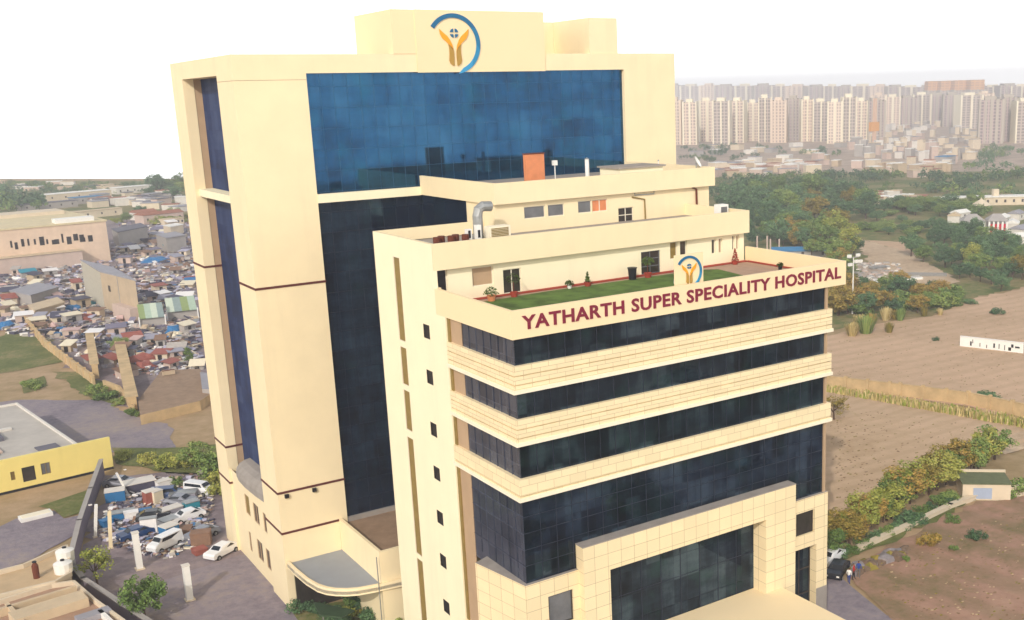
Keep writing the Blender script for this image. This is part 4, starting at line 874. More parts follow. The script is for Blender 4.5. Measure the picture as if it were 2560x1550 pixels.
for i, (u, v, w_) in enumerate(((2505, 560, 5), (2530, 575, 6), (2548, 590, 6), (2400, 548, 6), (2385, 556, 4), (2540, 550, 5), (2552, 610, 5))): house(u, v, w_, 4, 2.4, 2, [0, 0, 1, 0, 4, 1, 0][i], 'white_tent', 'white tent like stall around the red and white pavilion', 'tent', 'white stalls around the pavilion', gable=1, nwin=1)
# blue shed, posts and lamp behind the sign
house(2005, 640, 17, 6, 1.8, 3, 3, 'blue_roof_shed', 'long blue roofed shed showing just above the right end of the sign parapet', 'shed', rot=-.7, gable=.8)
for i, u in enumerate((1893, 1918, 1926, 1948)): o = MB().tube([(0, 0, 0), (0, 0, 5.0-.9*(i > 1))], .25, 6).build('concrete_post', HM[1]); o.location = G(u, 632); tag(o, 'pale concrete post left of the long blue shed', 'post', 'concrete posts left of the blue shed'); MB().box(-.35, .35, -.35, .35, -.01, .25).build('footing', HM[3], o)
lp = thing('floodlight_mast', 'tall white floodlight mast right of the striped front block', 'lamp post', G(2131, 785))
MB().tube([(0, 0, 0), (0, 0, 12.2)], .16, 8, .1).build('pole', 'white', lp); MB().box(-1.5, 1.5, -.08, .08, 12.0, 12.2).build('cross_arm', 'metal', lp)
for x, z in ((-1.3, 12.2), (1.3, 12.2), (-1, 10.4), (.9, 10.9), (2.0, 10.8)): MB().box(x-.45, x+.45, -.3, .2, z, z+.6).build('floodlight', 'white', lp)
MB().box(-1.2, 2.3, -.07, .07, 10.75, 10.87).build('cross_arm', 'metal', lp)
for i, (u, v, L_, a, lb_) in enumerate(((2245, 703, 13, .2, 'long pale sheet lying beside the dirt track'), (2295, 690, 14, -.35, 'grey sheet on the grass at the end of the dirt track'), (2195, 672, 5, .4, 'short pale panel on the gravel patch'))):
    o = MB().box(-L_/2, L_/2, -.9, .9, .2, .7).build('metal_sheet', 'metal' if i else 'white'); o.location = G(u, v); o.rotation_euler = (.1, 0, a-.5); tag(o, lb_, 'sheet'); MB().box(-L_/2, L_/2, -.1, .1, .7, .85).build('ridge', 'concrete', o)
m = MB()
for k in range(130):
    p = G(rnd.uniform(2140, 2250), rnd.uniform(658, 708)); s_ = rnd.uniform(.25, .9); m.cur = rnd.randrange(3); m.obox(p, (rnd.uniform(-1, 1), rnd.uniform(-1, 1)), s_*2, s_, 0, s_*.6)
o = m.build('rubble', [HM[2], HM[1], HM[3]]); o['kind'] = 'stuff'; o['label'] = 'pale broken rubble on the gravel patch'
# walls on the right
def fence_line(name, pts, h, th, mat, label, cat, post=0, cap=None):
    g_ = [G(u, v) for u, v in pts]; t = thing(name, label, cat, g_[0]); m = MB(); c_ = MB()
    for i in range(len(g_)-1):
        a, b = g_[i]-g_[0], g_[i+1]-g_[0]; L_ = (b-a).length; m.obox((a+b)/2, b-a, L_+th, th, 0, h); c_.obox((a+b)/2, b-a, L_+th, th*1.5, h+.005, h+.1)
        if post:
            for k in range(int(L_/post)+1):
                p = a+(b-a)*(k*post/L_); MB().obox(p, b-a, .42, th+.25, 0, h+.35).build('pillar', mat, t)
    m.build('wall', mat, t); c_.build('coping', cap or mat, t); return t
M['wall_tan'] = plain('old_plaster_wall', 'C8AC80', .9, .22, .5, streak=True)
fence_line('boundary_wall', [(2060, 968), (2250, 990), (2420, 1012), (2640, 1060)], 1.9, .3, 'wall_tan', 'long old plaster wall crossing the fields right of the hospital', 'wall', 3.6)
fence_line('kerb_wall', [(2148, 1378), (2280, 1318), (2375, 1272), (2440, 1248)], .55, .45, HM[0], 'low cream kerb wall between the tree row and the brown field', 'wall')
ww = fence_line('white_wall', [(2402, 866), (2556, 884)], 1.9, .3, 'white', 'long white wall with dark markings standing alone in the tan field', 'wall')
a, b = G(2402, 866), G(2556, 884); dv = (b-a); 
for k, (f_, wd, z0, z1) in enumerate(((.17, .3, .4, 1.2), (.2, .12, .9, 1.6), (.32, .12, .4, 1.1), (.43, .12, .3, .9), (.55, .3, .5, 1.3), (.63, .14, .4, 1.3), (.72, .12, .3, 1.2), (.8, .5, .3, .9), (.84, .4, .9, 1.5), (.92, .8, .9, 1.2))):
    m = MB(); nrm = Vector((dv.y, -dv.x, 0)).normalized(); nrm = nrm if nrm.dot(CAM-a) > 0 else -nrm
    m.obox(dv*f_+nrm*.17, dv, wd, .03, z0, z1); m.build('painted_mark', 'black', ww)
m = MB()
for k in range(1900):
    t_ = rnd.random(); u = 2060+t_*560; v = 975+t_*92+rnd.uniform(-1, 12)*(.4+t_); p = G(u, v); h = rnd.uniform(.35, 1.25); a = rnd.random()*6.28; s_ = Vector((math.cos(a), math.sin(a), 0))*.16
    m.cur = rnd.choice([0, 0, 1]); m.face([p-s_, p+s_, p+s_*.2+Vector((rnd.uniform(-.2, .2), rnd.uniform(-.2, .2), h)), p-s_*.2+Vector((0, 0, h))])
o = m.build('dry_grass', [LM['dry'], LM['light']]); o['kind'] = 'stuff'; o['label'] = 'tall straw coloured grass along the long plaster wall'
# clods and stubble over the fields
m = MB()
for pg, n in ((((2070, 940), (2070, 860), (2300, 805), (2560, 720), (2560, 1030)), 600), (((2070, 1010), (2560, 1080), (2400, 1140), (2100, 1340)), 700), (((2200, 1500), (2230, 1400), (2560, 1260), (2560, 1550), (2280, 1550)), 380)):
    c = 0
    while c < n:
        u, v = rnd.uniform(2060, 2560), rnd.uniform(720, 1550)
        if not inside(u, v, pg): continue
        c += 1; p = G(u, v, .08); s_ = rnd.uniform(.04, .15); m.cur = rnd.choice([0, 0, 0, 1, 2]); m.blob(p, s_*1.5, s_, s_*.6, rnd.random()*9, .3, 5, 3)
o = m.build('field_clods', [plain('clod_dark', '8A7054', .95, .1), plain('clod_light', 'BEA482', .95, .1), LM['autumn']]); o['kind'] = 'stuff'; o['label'] = 'clods and dry tufts scattered over the fields'
# green roofed gate house
gh = thing('gate_house', 'small cream house with green flat roof and pale blue shutter at the right edge', 'house', G(2455, 1236), -.72)
MB().box(-2.6, 2.8, -1.9, 1.9, 0, 1.95).build('wall', HM[0], gh); MB().box(-2.7, 2.9, -2.0, 2.0, 1.95, 2.05).build('roof', plain('green_roof', '6A7050', .9, .2), gh)
MB().box(-1.4, .7, -1.96, -1.9, .2, 1.5).build('shutter', plain('pale_blue_shutter', 'A4B0C4', .6, .08), gh); MB().box(-2.8, 3.0, 2.0, 2.2, 1.9, 2.35).build('parapet', HM[0], gh)
fence_line('garden_wall', [(2475, 1240), (2530, 1245), (2600, 1225)], 1.3, .3, HM[0], 'cream garden wall running right from the green roofed house', 'wall')
plant('bush', 'mid', 2540, 1238, 60, 'leafy bush beside the green roofed house'); plant('bush', 'dark', 2375, 1262, 26, 'dark bush at the foot of the green roofed house', None, 1.8)
# rubble strip
m = MB()
for k in range(90):
    t_ = rnd.random(); p = G(2130+t_*130+rnd.uniform(-4, 4), 1432-t_*50+rnd.uniform(-8, 8)); m.cur = rnd.choice([0, 0, 1, 2]); s_ = rnd.uniform(.3, .9); m.blob(p, s_*1.3, s_, s_*.8, rnd.random()*9, .5, 6, 4)
o = m.build('rubble_strip', [plain('brown_rock', '7A6654', .9, .3, 2), plain('grey_rock', '8E8686', .9, .2, 2), LM['autumn']], smooth=False); o['kind'] = 'stuff'; o['label'] = 'brown rocks and scrub in a strip beside the driveway'
# ================================================================== vehicles and people
car_glass = plain('car_glass', '1E242C', .1, .1, 1, 0, .6); tyre_m = plain('tyre_rubber', '1A1A1A', .8, .1)
def car(loc, rotz, paint, label, kind='car'):
    t = thing('parked_car', label, 'car', loc, rotz); t.scale = (.9, .9, .9); b_ = MB()
    L_, W_ = 4.2, 1.7
    prof = [(-2.1, .35), (-2.12, .75), (-1.95, .95), (-1.1, 1.02), (-.55, 1.42), (.85, 1.46), (1.6, 1.05), (2.02, .95), (2.1, .7), (2.1, .35)]
    if kind == 'van': prof = [(-2.1, .35), (-2.12, .8), (-1.9, 1.1), (-1.3, 1.25), (-.9, 1.75), (2.0, 1.8), (2.1, 1.1), (2.1, .35)]
    n = len(prof)
    def wd(z): return W_/2*(1 if z < 1.05 else .8)
    for i in range(n):
        (x0, z0), (x1, z1) = prof[i], prof[(i+1) % n]; b_.face([(x0, -wd(z0), z0), (x0, wd(z0), z0), (x1, wd(z1), z1), (x1, -wd(z1), z1)][::-1])
    for s_ in (-1, 1):
        q = [(x, s_*wd(z), z) for x, z in prof]; b_.face(q if s_ < 0 else q[::-1])
    b_.build('body', paint, t)
    top = 1.46 if kind == 'car' else 1.8
    g_ = MB()
    for s_ in (-1, 1):
        q = [(-.95, s_*W_*.455, 1.08), (-.5, s_*W_*.405, 1.36), (.8, s_*W_*.405, 1.40), (1.3, s_*W_*.455, 1.08)] if kind == 'car' else [(-1.0, s_*W_*.42, 1.25), (-.8, s_*W_*.405, 1.65), (1.8, s_*W_*.405, 1.68), (1.85, s_*W_*.42, 1.25)]
        g_.face(q if s_ < 0 else q[::-1])
    g_.build('side_window', car_glass, t)
    wf = [(-1.06, -.62, 1.07), (-1.06, .62, 1.07), (-.6, .55, 1.41), (-.6, -.55, 1.41)] if kind == 'car' else [(-1.29, -.62, 1.3), (-1.29, .62, 1.3), (-.94, .55, 1.72), (-.94, -.55, 1.72)]
    m = MB(); m.face([(x-.03, y, z+.02) for x, y, z in wf][::-1]); m.build('windscreen', car_glass, t)
    wr = [(1.55, -.6, 1.1), (1.55, .6, 1.1), (.95, .55, 1.43), (.95, -.55, 1.43)] if kind == 'car' else [(2.1, -.6, 1.2), (2.1, .6, 1.2), (2.04, .55, 1.65), (2.04, -.55, 1.65)]
    m = MB(); m.face([(x+.03, y, z+.02) for x, y, z in wr]); m.build('rear_window', car_glass, t)
    for x in (-1.35, 1.35):
        for y in (-.83, .83):
            m = MB(); m.tube([(x, y-.1, .32), (x, y+.1, .32)], .32, 14); wh = m.build('wheel', tyre_m, t); m = MB(); m.tube([(x, y-.12, .32), (x, y+.12, .32)], .18, 10); m.build('rim', 'metal', wh)
    for y in (-.62, .62): MB().box(-2.15, -2.1, y-.15, y+.15, .62, .78).build('headlight', 'white', t)
    return t
pw, pb, pg_, pr_ = plain('white_car_paint', 'EAEAEA', .25, .02, 1, 0, .5), plain('black_car_paint', '20222A', .2, .05, 1, 0, .5), plain('grey_car_paint', '8A8C94', .25, .05, 1, .3, .5), plain('blue_car_paint', '1F3F6E', .3, .05, 1, 0, .5)
car(G(556, 1388), .55, pw, 'white car parked beside the lower left corner of the tower')
car(G(2076, 1404), .3, pw, 'white car half hidden behind the right end of the base block')
car(G(2094, 1436), .5, pb, 'black car beside the white one right of the base block')
car(G(452, 1262), 2.4, pg_, 'grey car among the scrap at the back of the compound'); car(G(420, 1248), 2.8, pr_, 'dark blue van at the back of the compound', 'van')
car(G(385, 1300), 2.9, pb, 'black car in the middle of the compound scrap')
car(G(500, 1235), 2.2, pw, 'white van at the back right of the compound near the tower', 'van')
car(G(470, 1300), .2, pw, 'white car with open surroundings in the middle of the compound')
car(G(300, 1215), 2.5, pg_, 'grey car at the far end of the curved wall')
car(G(340, 1345), .2, pr_, 'dark blue car right of the thick pillar top')
car(G(415, 1370), .5, pw, 'white van parked before the compound scrap', 'van')
car(G(505, 1345), .35, pg_, 'silver car left of the white car by the tower')
person(G(2134, 1452)+Vector((0, 0, .12)), .6, 'person in a red shirt standing by the driveway right of the hospital', 'red_cloth', 'black', 1.75)
person(G(2146, 1446)+Vector((0, 0, .12)), -.8, 'person in a blue shirt standing next to the rubble strip', 'blue_cloth', 'win_grey', 1.75)
person(G(2122, 1462)+Vector((0, 0, .12)), 2.0, 'person in a pale shirt walking on the driveway edge', 'white', 'blue_cloth', 1.7)
# ================================================================== left side
# long cream building with broken windows
A0, A1 = G(-60, 690), G(278, 652); dv = A1-A0; L_ = dv.length
lbd = thing('long_building', 'long cream two storey building with dark broken windows at the left edge', 'building', (A0+A1)/2, math.atan2(dv.y, dv.x))
MB().box(-L_/2, L_/2, 0, 46, 0, 12.4).build('wall', plain('peach_plaster', 'E0C6AC', .85, .12, .3, streak=True), lbd)
MB().box(-L_/2-.3, L_/2+.3, -.3, 46.3, 12.4, 12.9).build('roof', plain('cream_roof', 'D8C8A0', .85, .12, .4), lbd)
MB().box(-L_/2, L_/2-3, 34, 45, 12.9, 14.0).build('roof_parapet', HM[0], lbd)
MB().box(L_/2-14, L_/2-3, .8, 5, 12.9, 14.2).build('roof_tank', 'white', lbd); MB().box(-L_/2, L_/2-9, -4, 0, 0, 4.6).build('annex', HM[1], lbd); MB().box(-L_/2, L_/2-8.6, -4.3, 0, 4.6, 4.85).build('annex_roof', RM[4], lbd)
for k in range(15):
    x = -L_/2+10+k*(L_-14)/15+rnd.uniform(-.5, .5); w_ = rnd.choice([.5, .8, 1.3]); h = rnd.uniform(1.2, 3.0); z_ = rnd.uniform(6.4, 7.4); MB().box(x, x+w_, -.06, -.0, z_, z_+h).build('window', 'dark', lbd)
def base_house(name, label, cat, pa, pb, pc, h, wm, rm):
    A, B, C_ = G(*pa), G(*pb), G(*pc); D = A+(C_-B); q = [B, C_, D, A]; t = thing(name, label, cat, (0, 0, 0)); m = MB()
    ar = sum(q[i].x*q[(i+1) % 4].y-q[(i+1) % 4].x*q[i].y for i in range(4)); q = q if ar > 0 else q[::-1]
    m.prism([(p.x, p.y) for p in q], 0, h); m.build('wall', wm, t); c = (B+C_+D+A)/4
    m = MB(); m.prism([(c.x+(p.x-c.x)*1.04, c.y+(p.y-c.y)*1.04) for p in q], h+.01, h+.25); m.build('roof', rm, t); return t, A, B, C_
t, A_, B_, C_ = base_house('ribbed_house', 'tall pale house with a ribbed grey side and tan front in the scrap yard', 'house', (216, 742), (264, 778), (352, 805), 9.3, HM[4], RM[1])
m = MB(); dv = A_-B_; n_ = Vector((dv.y, -dv.x, 0)).normalized(); n_ = n_ if n_.dot(CAM-B_) > 0 else -n_
for k in range(22): m.obox(B_+dv*((k+.5)/22)+n_*.06, dv, dv.length/34, .12, .4, 9.2)
m.build('ribbed_cladding', plain('ribbed_grey_sheet', 'BDB8A8', .7, .1), t)
dv = C_-B_; n_ = Vector((dv.y, -dv.x, 0)).normalized(); n_ = n_ if n_.dot(CAM-B_) > 0 else -n_
MB().obox(B_+dv*.22+n_*.03, dv, 1.2, .06, 5.2, 6.6).build('window', 'win', t); MB().obox(B_+dv*.72+n_*.9, dv, dv.length*.5, 1.8, 0, 3.2).build('porch', HM[1], t); MB().obox(B_+dv*.49+n_*.05, dv, .2, .1, .2, 9.2).build('down_pipe', HM[3], t)
base_house('flat_house', 'low grey flat roofed house left of the ribbed house', 'house', (30, 758), (82, 770), (150, 748), 3.0, HM[3], RM[1]); base_house('flat_house', 'long low tan flat roofed house at the lower left corner of the scrap yard', 'house', (75, 792), (92, 806), (165, 785), 2.6, HM[4], RM[4])
base_house('flat_house', 'grey flat roofed block above the blue tarpaulin near the tower', 'house', (395, 625), (420, 634), (468, 626), 5.0, HM[3], RM[1]); base_house('flat_house', 'slate roofed wide shed right of the long cream building', 'shed', (285, 612), (300, 622), (372, 606), 5.5, HM[3], RM[5])
base_house('flat_house', 'pale block building behind the scrap yard next to the tower edge', 'house', (412, 596), (430, 600), (462, 594), 4.6, HM[0], RM[0])
gs = [plain('green_stripe_'+n_, c, .7, .08) for n_, c in (('olive', '8E9E6A'), ('mint', 'A9BCA8'), ('pale', 'C6D0BC'), ('grey', '8C9C98'))]
for u, v, w_, lab in ((383, 818, 5.0, 'shed with grey and pale green striped sheeting, left of the pair'), (458, 800, 6.2, 'shed with olive and mint striped roof sheeting, nearest the tower')):
    t = thing('striped_shed', lab, 'shed', G(u, v), -.15)
    MB().box(-w_/2, w_/2, 0, 4, 0, 2.3).build('wall', HM[3], t)
    for k in range(4):
        x0 = -w_/2+k*w_/4; m = MB(); m.face([(x0, -.5, 2.2), (x0+w_/4, -.5, 2.2), (x0+w_/4, 4.4, 4.6), (x0, 4.4, 4.6)]); m.face([(x0, 4.4, 4.5), (x0+w_/4, 4.4, 4.5), (x0+w_/4, -.5, 2.1), (x0, -.5, 2.1)]); m.build('roof_sheet', gs[(k+(u > 400)*2) % 4], t)
    for x in (-w_/2-.1, w_/2+.1): MB().box(x-.12, x+.12, -.6, -.4, 0, 2.6).build('post', 'white', t)
# scrap yard: shacks, tarpaulins, heaps
TP = [('bright blue', plain('blue_tarpaulin', '2E72A6', .5, .1)), ('white', plain('white_tarpaulin', 'F0ECE8', .5, .05)), ('pale pink', plain('pink_sheet', 'C8A8A0', .7, .1)), ('rusty red', plain('red_sheet', '9C5A4E', .7, .15)), ('teal', plain('teal_tarpaulin', '2E8CA0', .5, .1)), ('grey', plain('grey_sheet', '9A98A4', .6, .12)), ('cream', plain('cream_sheet', 'E8DCC0', .6, .08)), ('dark slate', plain('slate_sheet', '4C4A5C', .6, .15)), ('brown', plain('brown_sheet', '8A6C58', .8, .15)), ('pale lavender', plain('lavender_sheet', 'B4B0C2', .6, .1)), ('dull violet grey', plain('violet_grey_sheet', '7C7688', .7, .15)), ('ash grey', plain('ash_sheet', 'B2AAA2', .7, .15))]
def shack(u, v, w_, d_, h, ci, where, group):
    cn_, mt = TP[ci]; r = rnd.random(); p = G(u, v)
    if r < .4:
        t = thing('shack', '%s roofed shack %s' % (cn_, where), 'shack', p, rnd.uniform(-.8, .8), group)
        MB().box(-w_/2, w_/2, -d_/2, d_/2, 0, h).build('wall', rnd.choice([HM[1], HM[3], HM[4], HM[0]]), t)
        m = MB(); z0, z1 = h+.02, h+rnd.uniform(.2, 1.0); e = .35
        m.face([(-w_/2-e, -d_/2-e, z0), (w_/2+e, -d_/2-e, z0), (w_/2+e, d_/2+e, z1), (-w_/2-e, d_/2+e, z1)]); m.face([(-w_/2-e, d_/2+e, z1-.08), (w_/2+e, d_/2+e, z1-.08), (w_/2+e, -d_/2-e, z0-.08), (-w_/2-e, -d_/2-e, z0-.08)]); m.face([(-w_/2-e, -d_/2-e, z0-.08), (w_/2+e, -d_/2-e, z0-.08), (w_/2+e, -d_/2-e, z0), (-w_/2-e, -d_/2-e, z0)])
        m.build('roof', mt, t); MB().box(-.4, .4, -d_/2-.05, -d_/2, 0, min(h*.8, 1.9)).build('door', 'dark', t)
    elif r < .82:
        t = MB().blob((0, 0, 0), w_*.45, d_*.4, h*.6, rnd.random()*20, .7, 9, 7).build('tarpaulin_heap', mt, smooth=False); t.location = p; t.rotation_euler = (0, 0, rnd.random()*6); tag(t, '%s tarpaulin heap %s' % (cn_, where), 'tarpaulin', group)
    else:
        t = thing('lean_to', '%s sheet lean-to %s' % (cn_, where), 'lean-to', p, rnd.uniform(-.8, .8), group)
        m = MB(); m.box(-w_/2, w_/2, -.06, .06, 0, d_); o = m.build('sheet', mt, t); o.rotation_euler = (rnd.uniform(.7, 1.2), 0, 0); o.location = (0, -d_/2, .2); MB().tube([(0, .2, 0), (0, .2, h)], .08, 5).build('prop', 'rust', t)
def shacks(pg, n, sz, where, group, cols=None, hh=(.8, 2.2)):
    us = [p[0] for p in pg]; vs = [p[1] for p in pg]; c = 0
    while c < n:
        u, v = rnd.uniform(min(us), max(us)), rnd.uniform(min(vs), max(vs))
        if inside(u, v, pg): c += 1; shack(u, v, rnd.uniform(*sz), rnd.uniform(*sz)*.7, rnd.uniform(*hh), rnd.choice(cols or [1, 1, 1, 2, 3, 5, 5, 5, 6, 6, 6, 7, 7, 8, 9, 9, 10, 11, 11] + ([0, 4] if rnd.random() < .3 else [])), where, group)
shacks([(285, 660), (290, 560), (470, 555), (480, 660)], 64, (2.2, 5), 'in the yard behind the ribbed house', 'scrap yard behind the ribbed house', [1, 1, 5, 5, 6, 7, 7, 7, 4, 8, 2, 9, 9, 10, 10])
shacks([(0, 720), (0, 690), (210, 665), (215, 780), (290, 820), (340, 850), (240, 860), (90, 830), (0, 790)], 70, (1.8, 4), 'in the yard left of the ribbed house', 'scrap yard left of the ribbed house')
shacks([(355, 770), (355, 690), (480, 670), (490, 770)], 26, (2, 4), 'between the ribbed house and the tower', 'scrap yard beside the tower')
shacks([(300, 900), (300, 840), (490, 825), (505, 925), (400, 930)], 34, (1.6, 3.4), 'before the striped sheds', 'scrap yard before the striped sheds')
shacks([(150, 880), (235, 870), (310, 900), (330, 960), (260, 930)], 14, (1.6, 3.2), 'inside the broken wall', 'scrap inside the broken wall', [6, 8, 5, 3, 1], (.8, 1.6))
for u, v, w_, ci, lab in ((392, 655, 10, 0, 'big bright blue tarpaulin heap right of the long building'), (355, 905, 6, 3, 'red tarpaulin heap near the broken wall'), (362, 925, 5, 3, 'second red tarpaulin heap in front of the first'), (435, 832, 4, 0, 'blue cover below the striped sheds'), (180, 778, 5, 0, 'deep blue heap left of the ribbed house'), (205, 765, 6, 4, 'teal cover beside the deep blue heap'), (18, 820, 4, 0, 'dark blue drum shaped heap at the left edge'), (220, 800, 6, 3, 'orange red heap below the teal cover'), (55, 800, 5, 1, 'white cover at the corner of the yard'), (30, 780, 5, 6, 'cream cover above the white one at the yard corner')):
    o = MB().blob((0, 0, 0), w_*.5, w_*.34, 1.5, u*.1, .5, 10, 7).build('tarpaulin_heap', TP[ci][1]); o.location = G(u, v); tag(o, lab, 'tarpaulin')
def scrap(name, pg, n, smin, smax, label, seed=1, z=0):
    m = MB(); mats = [x[1] for x in TP]+[M['rust'], M['metal'], HM[1], HM[4]]; us = [p[0] for p in pg]; vs = [p[1] for p in pg]; c = 0
    while c < n:
        u, v = rnd.uniform(min(us), max(us)), rnd.uniform(min(vs), max(vs))
        if not inside(u, v, pg): continue
        c += 1; p = G(u, v); s_ = rnd.uniform(smin, smax); m.cur = rnd.choice([1, 1, 5, 6, 7, 7, 8, 8, 9, 9, 10, 10, 11, 11, 13, 14, 15, 0 if rnd.random() < .25 else 7, 2])
        a = rnd.random()*6.28; dx, dy = math.cos(a), math.sin(a)
        if rnd.random() < .5: m.obox(p, (dx, dy), s_*2, s_*rnd.uniform(.3, 1), 0, s_*rnd.uniform(.15, .9))
        else:
            q = Vector((dx, dy, 0)); r_ = Vector((-dy, dx, rnd.uniform(-.3, .8))); h = Vector((0, 0, rnd.uniform(.1, .7)*s_+.1)); m.face([p+h, p+q*s_*1.4+h, p+q*s_*1.4+r_*s_+h, p+r_*s_+h])
    o = m.build(name, mats); o['kind'] = 'stuff'; o['label'] = label; return o
scrap('scrap_heap', [(0, 830), (0, 690), (280, 640), (290, 560), (480, 545), (500, 930), (350, 940), (240, 870), (110, 850)], 6500, .15, 1.1, 'scattered scrap and sheets filling the yard left of the tower')
scrap('scrap_heap', [(285, 1240), (320, 1200), (520, 1190), (540, 1340), (420, 1400), (290, 1370), (240, 1330)], 2200, .1, .5, 'scattered scrap inside the curved compound wall')
# perimeter walls
fence_line('broken_wall', [(62, 806), (112, 868), (180, 920), (236, 962)], 1.6, .35, 'wall_tan', 'broken tan wall along the lower edge of the scrap yard', 'wall', 5)
fence_line('broken_wall', [(228, 866), (241, 946)], 2.6, 1.0, 'wall_tan', 'thick tan wall stub running back into the scrap yard, left one', 'wall')
fence_line('broken_wall', [(303, 884), (334, 1028)], 2.4, 1.25, 'wall_tan', 'thick tan wall stub with a rounded far end, right one', 'wall')
fence_line('broken_wall', [(262, 970), (300, 985), (336, 1034)], 1.3, .3, 'wall_tan', 'low broken tan wall between the two thick stubs', 'wall')
def roofbox(name, pts, z, label, cat, wm, rm, par=.45, extra=None):
    g_ = [G(u, v, z) for u, v in pts]; q = [(p.x, p.y) for p in g_]
    ar = sum(q[i][0]*q[(i+1) % len(q)][1]-q[(i+1) % len(q)][0]*q[i][1] for i in range(len(q)))
    if ar < 0: q = q[::-1]
    t = thing(name, label, cat, (0, 0, 0)); n = len(q); m = MB()
    for i in range(n): a, b = q[i], q[(i+1) % n]; m.face([(a[0], a[1], 0), (b[0], b[1], 0), (b[0], b[1], z), (a[0], a[1], z)])
    m.build('wall', wm, t); m = MB(); m.face([(a[0], a[1], z) for a in q]); m.build('roof', rm, t)
    if par:
        m = MB()
        for i in range(n):
            a, b = Vector((*q[i], 0)), Vector((*q[(i+1) % n], 0)); m.obox((a+b)/2, b-a, (b-a).length, .25, z+.002, z+par)
        m.build('parapet', wm, t)
    return t
roofbox('slab_building', [(405, 925), (500, 922), (525, 985), (500, 1002), (350, 1038), (345, 1000)], 1.6, 'flat unfinished concrete slab building beside the tower', 'building', 'wall_tan', 'roof', 0)
roofbox('slab_building', [(500, 930), (540, 935), (545, 975), (505, 972)], 2.3, 'small grey roofed hut between the slab building and the tower', 'hut', HM[3], RM[1], 0)
for i, (u, v, L_, a) in enumerate(((455, 1025, 5, .5), (440, 1022, 6, -.3), (425, 960, 2, 0))):
    o = MB().box(-L_/2, L_/2, -.35, .35, 0, .7).build('concrete_beam', HM[4]); o.location = G(u, v)+Vector((0, 0, 0 if i < 2 else 1.7)); o.rotation_euler = (0, 0, a); tag(o, ['right one of two crossed concrete beams before the slab building', 'left one of two crossed concrete beams before the slab building', 'short concrete beam lying on the slab building'][i], 'beam'); MB().box(-L_/2, L_/2, -.1, .1, .7, .8).build('rebar_strip', 'rust', o)
# yellow building
y0, y1 = G(-70, 1256), G(285, 1172); dv = y1-y0; L_ = dv.length; ang = math.atan2(dv.y, dv.x)
yb_ = thing('yellow_building', 'low building with a long bright yellow front wall and a cluttered grey flat roof', 'building', (y0+y1)/2, ang)
ym = plain('yellow_paint', 'EFDC86', .8, .05, .4, streak=True)
wy = MB(); wy.wall('y', 0, -L_/2, L_/2, .35, 4.4, [(-L_/2+4.6, -L_/2+5.1, 1.6, 2.7), (-L_/2+5.9, -L_/2+7.4, 1.0, 2.9), (-L_/2+8.1, -L_/2+9.2, 1.4, 2.9)], .2)
wy.box(-L_/2, L_/2, 0, .5, 4.4, 4.402); wy.face([(L_/2, 0, 0), (L_/2, .5, 0), (L_/2, .5, 4.4), (L_/2, 0, 4.4)]); wy.face([(-L_/2, .5, 3.5), (-L_/2, .5, 4.4), (L_/2, .5, 4.4), (L_/2, .5, 3.5)]); wy.build('front_wall', ym, yb_)
MB().box(-L_/2, L_/2, .04, .5, 0, .35).build('plinth', 'black', yb_)
for a0, a1, z0, z1, mt in ((-L_/2+4.6, -L_/2+5.1, 1.6, 2.7, 'olive'), (-L_/2+5.9, -L_/2+7.4, 1.0, 2.9, 'win'), (-L_/2+8.1, -L_/2+9.2, 1.4, 2.9, 'win_grey')): window('window', 'y', .15, a0, a1, z0, z1, mt, yb_, mull=1, fmat='win' if mt == 'win' else 'olive')
fc = G(52, 1009, 3.65)-(y0+y1)/2; RD = -fc.x*math.sin(ang)+fc.y*math.cos(ang); XR = L_/2-3.4
MB().box(-L_/2, XR-.1, .55, RD-.1, 0, 3.5).build('wall', HM[3], yb_); MB().box(-L_/2, XR, .55, RD, 3.5, 3.65).build('roof', plain('pale_grey_roof', 'BDB6AC', .85, .12, .4), yb_)
MB().box(-L_/2, XR, RD-.3, RD, 3.655, 3.95).build('parapet', HM[2], yb_); MB().box(XR-.3, XR, .55, RD-.3, 3.655, 3.95).build('parapet', HM[2], yb_)
for x, y, a, b, h, mt, nm_, lab in ((-5, 14, 6, 2.2, .5, RM[5], 'roof_panel', 'dark slate panel'), (-7.5, 5.6, 6.5, .5, .25, 'black', 'roof_gutter', ''), (2.1, 3.8, 1.6, 1.3, .15, RM[5], 'roof_hatch', ''), (-6, 7.3, 5, 1.4, .3, HM[1], 'roof_panel', ''), (-3.5, 17, 7, .4, .3, HM[2], 'roof_rib', '')):
    MB().box(x-a, x+a*.6, y-b, y+b, 3.66, 3.66+h).build(nm_, mt, yb_)
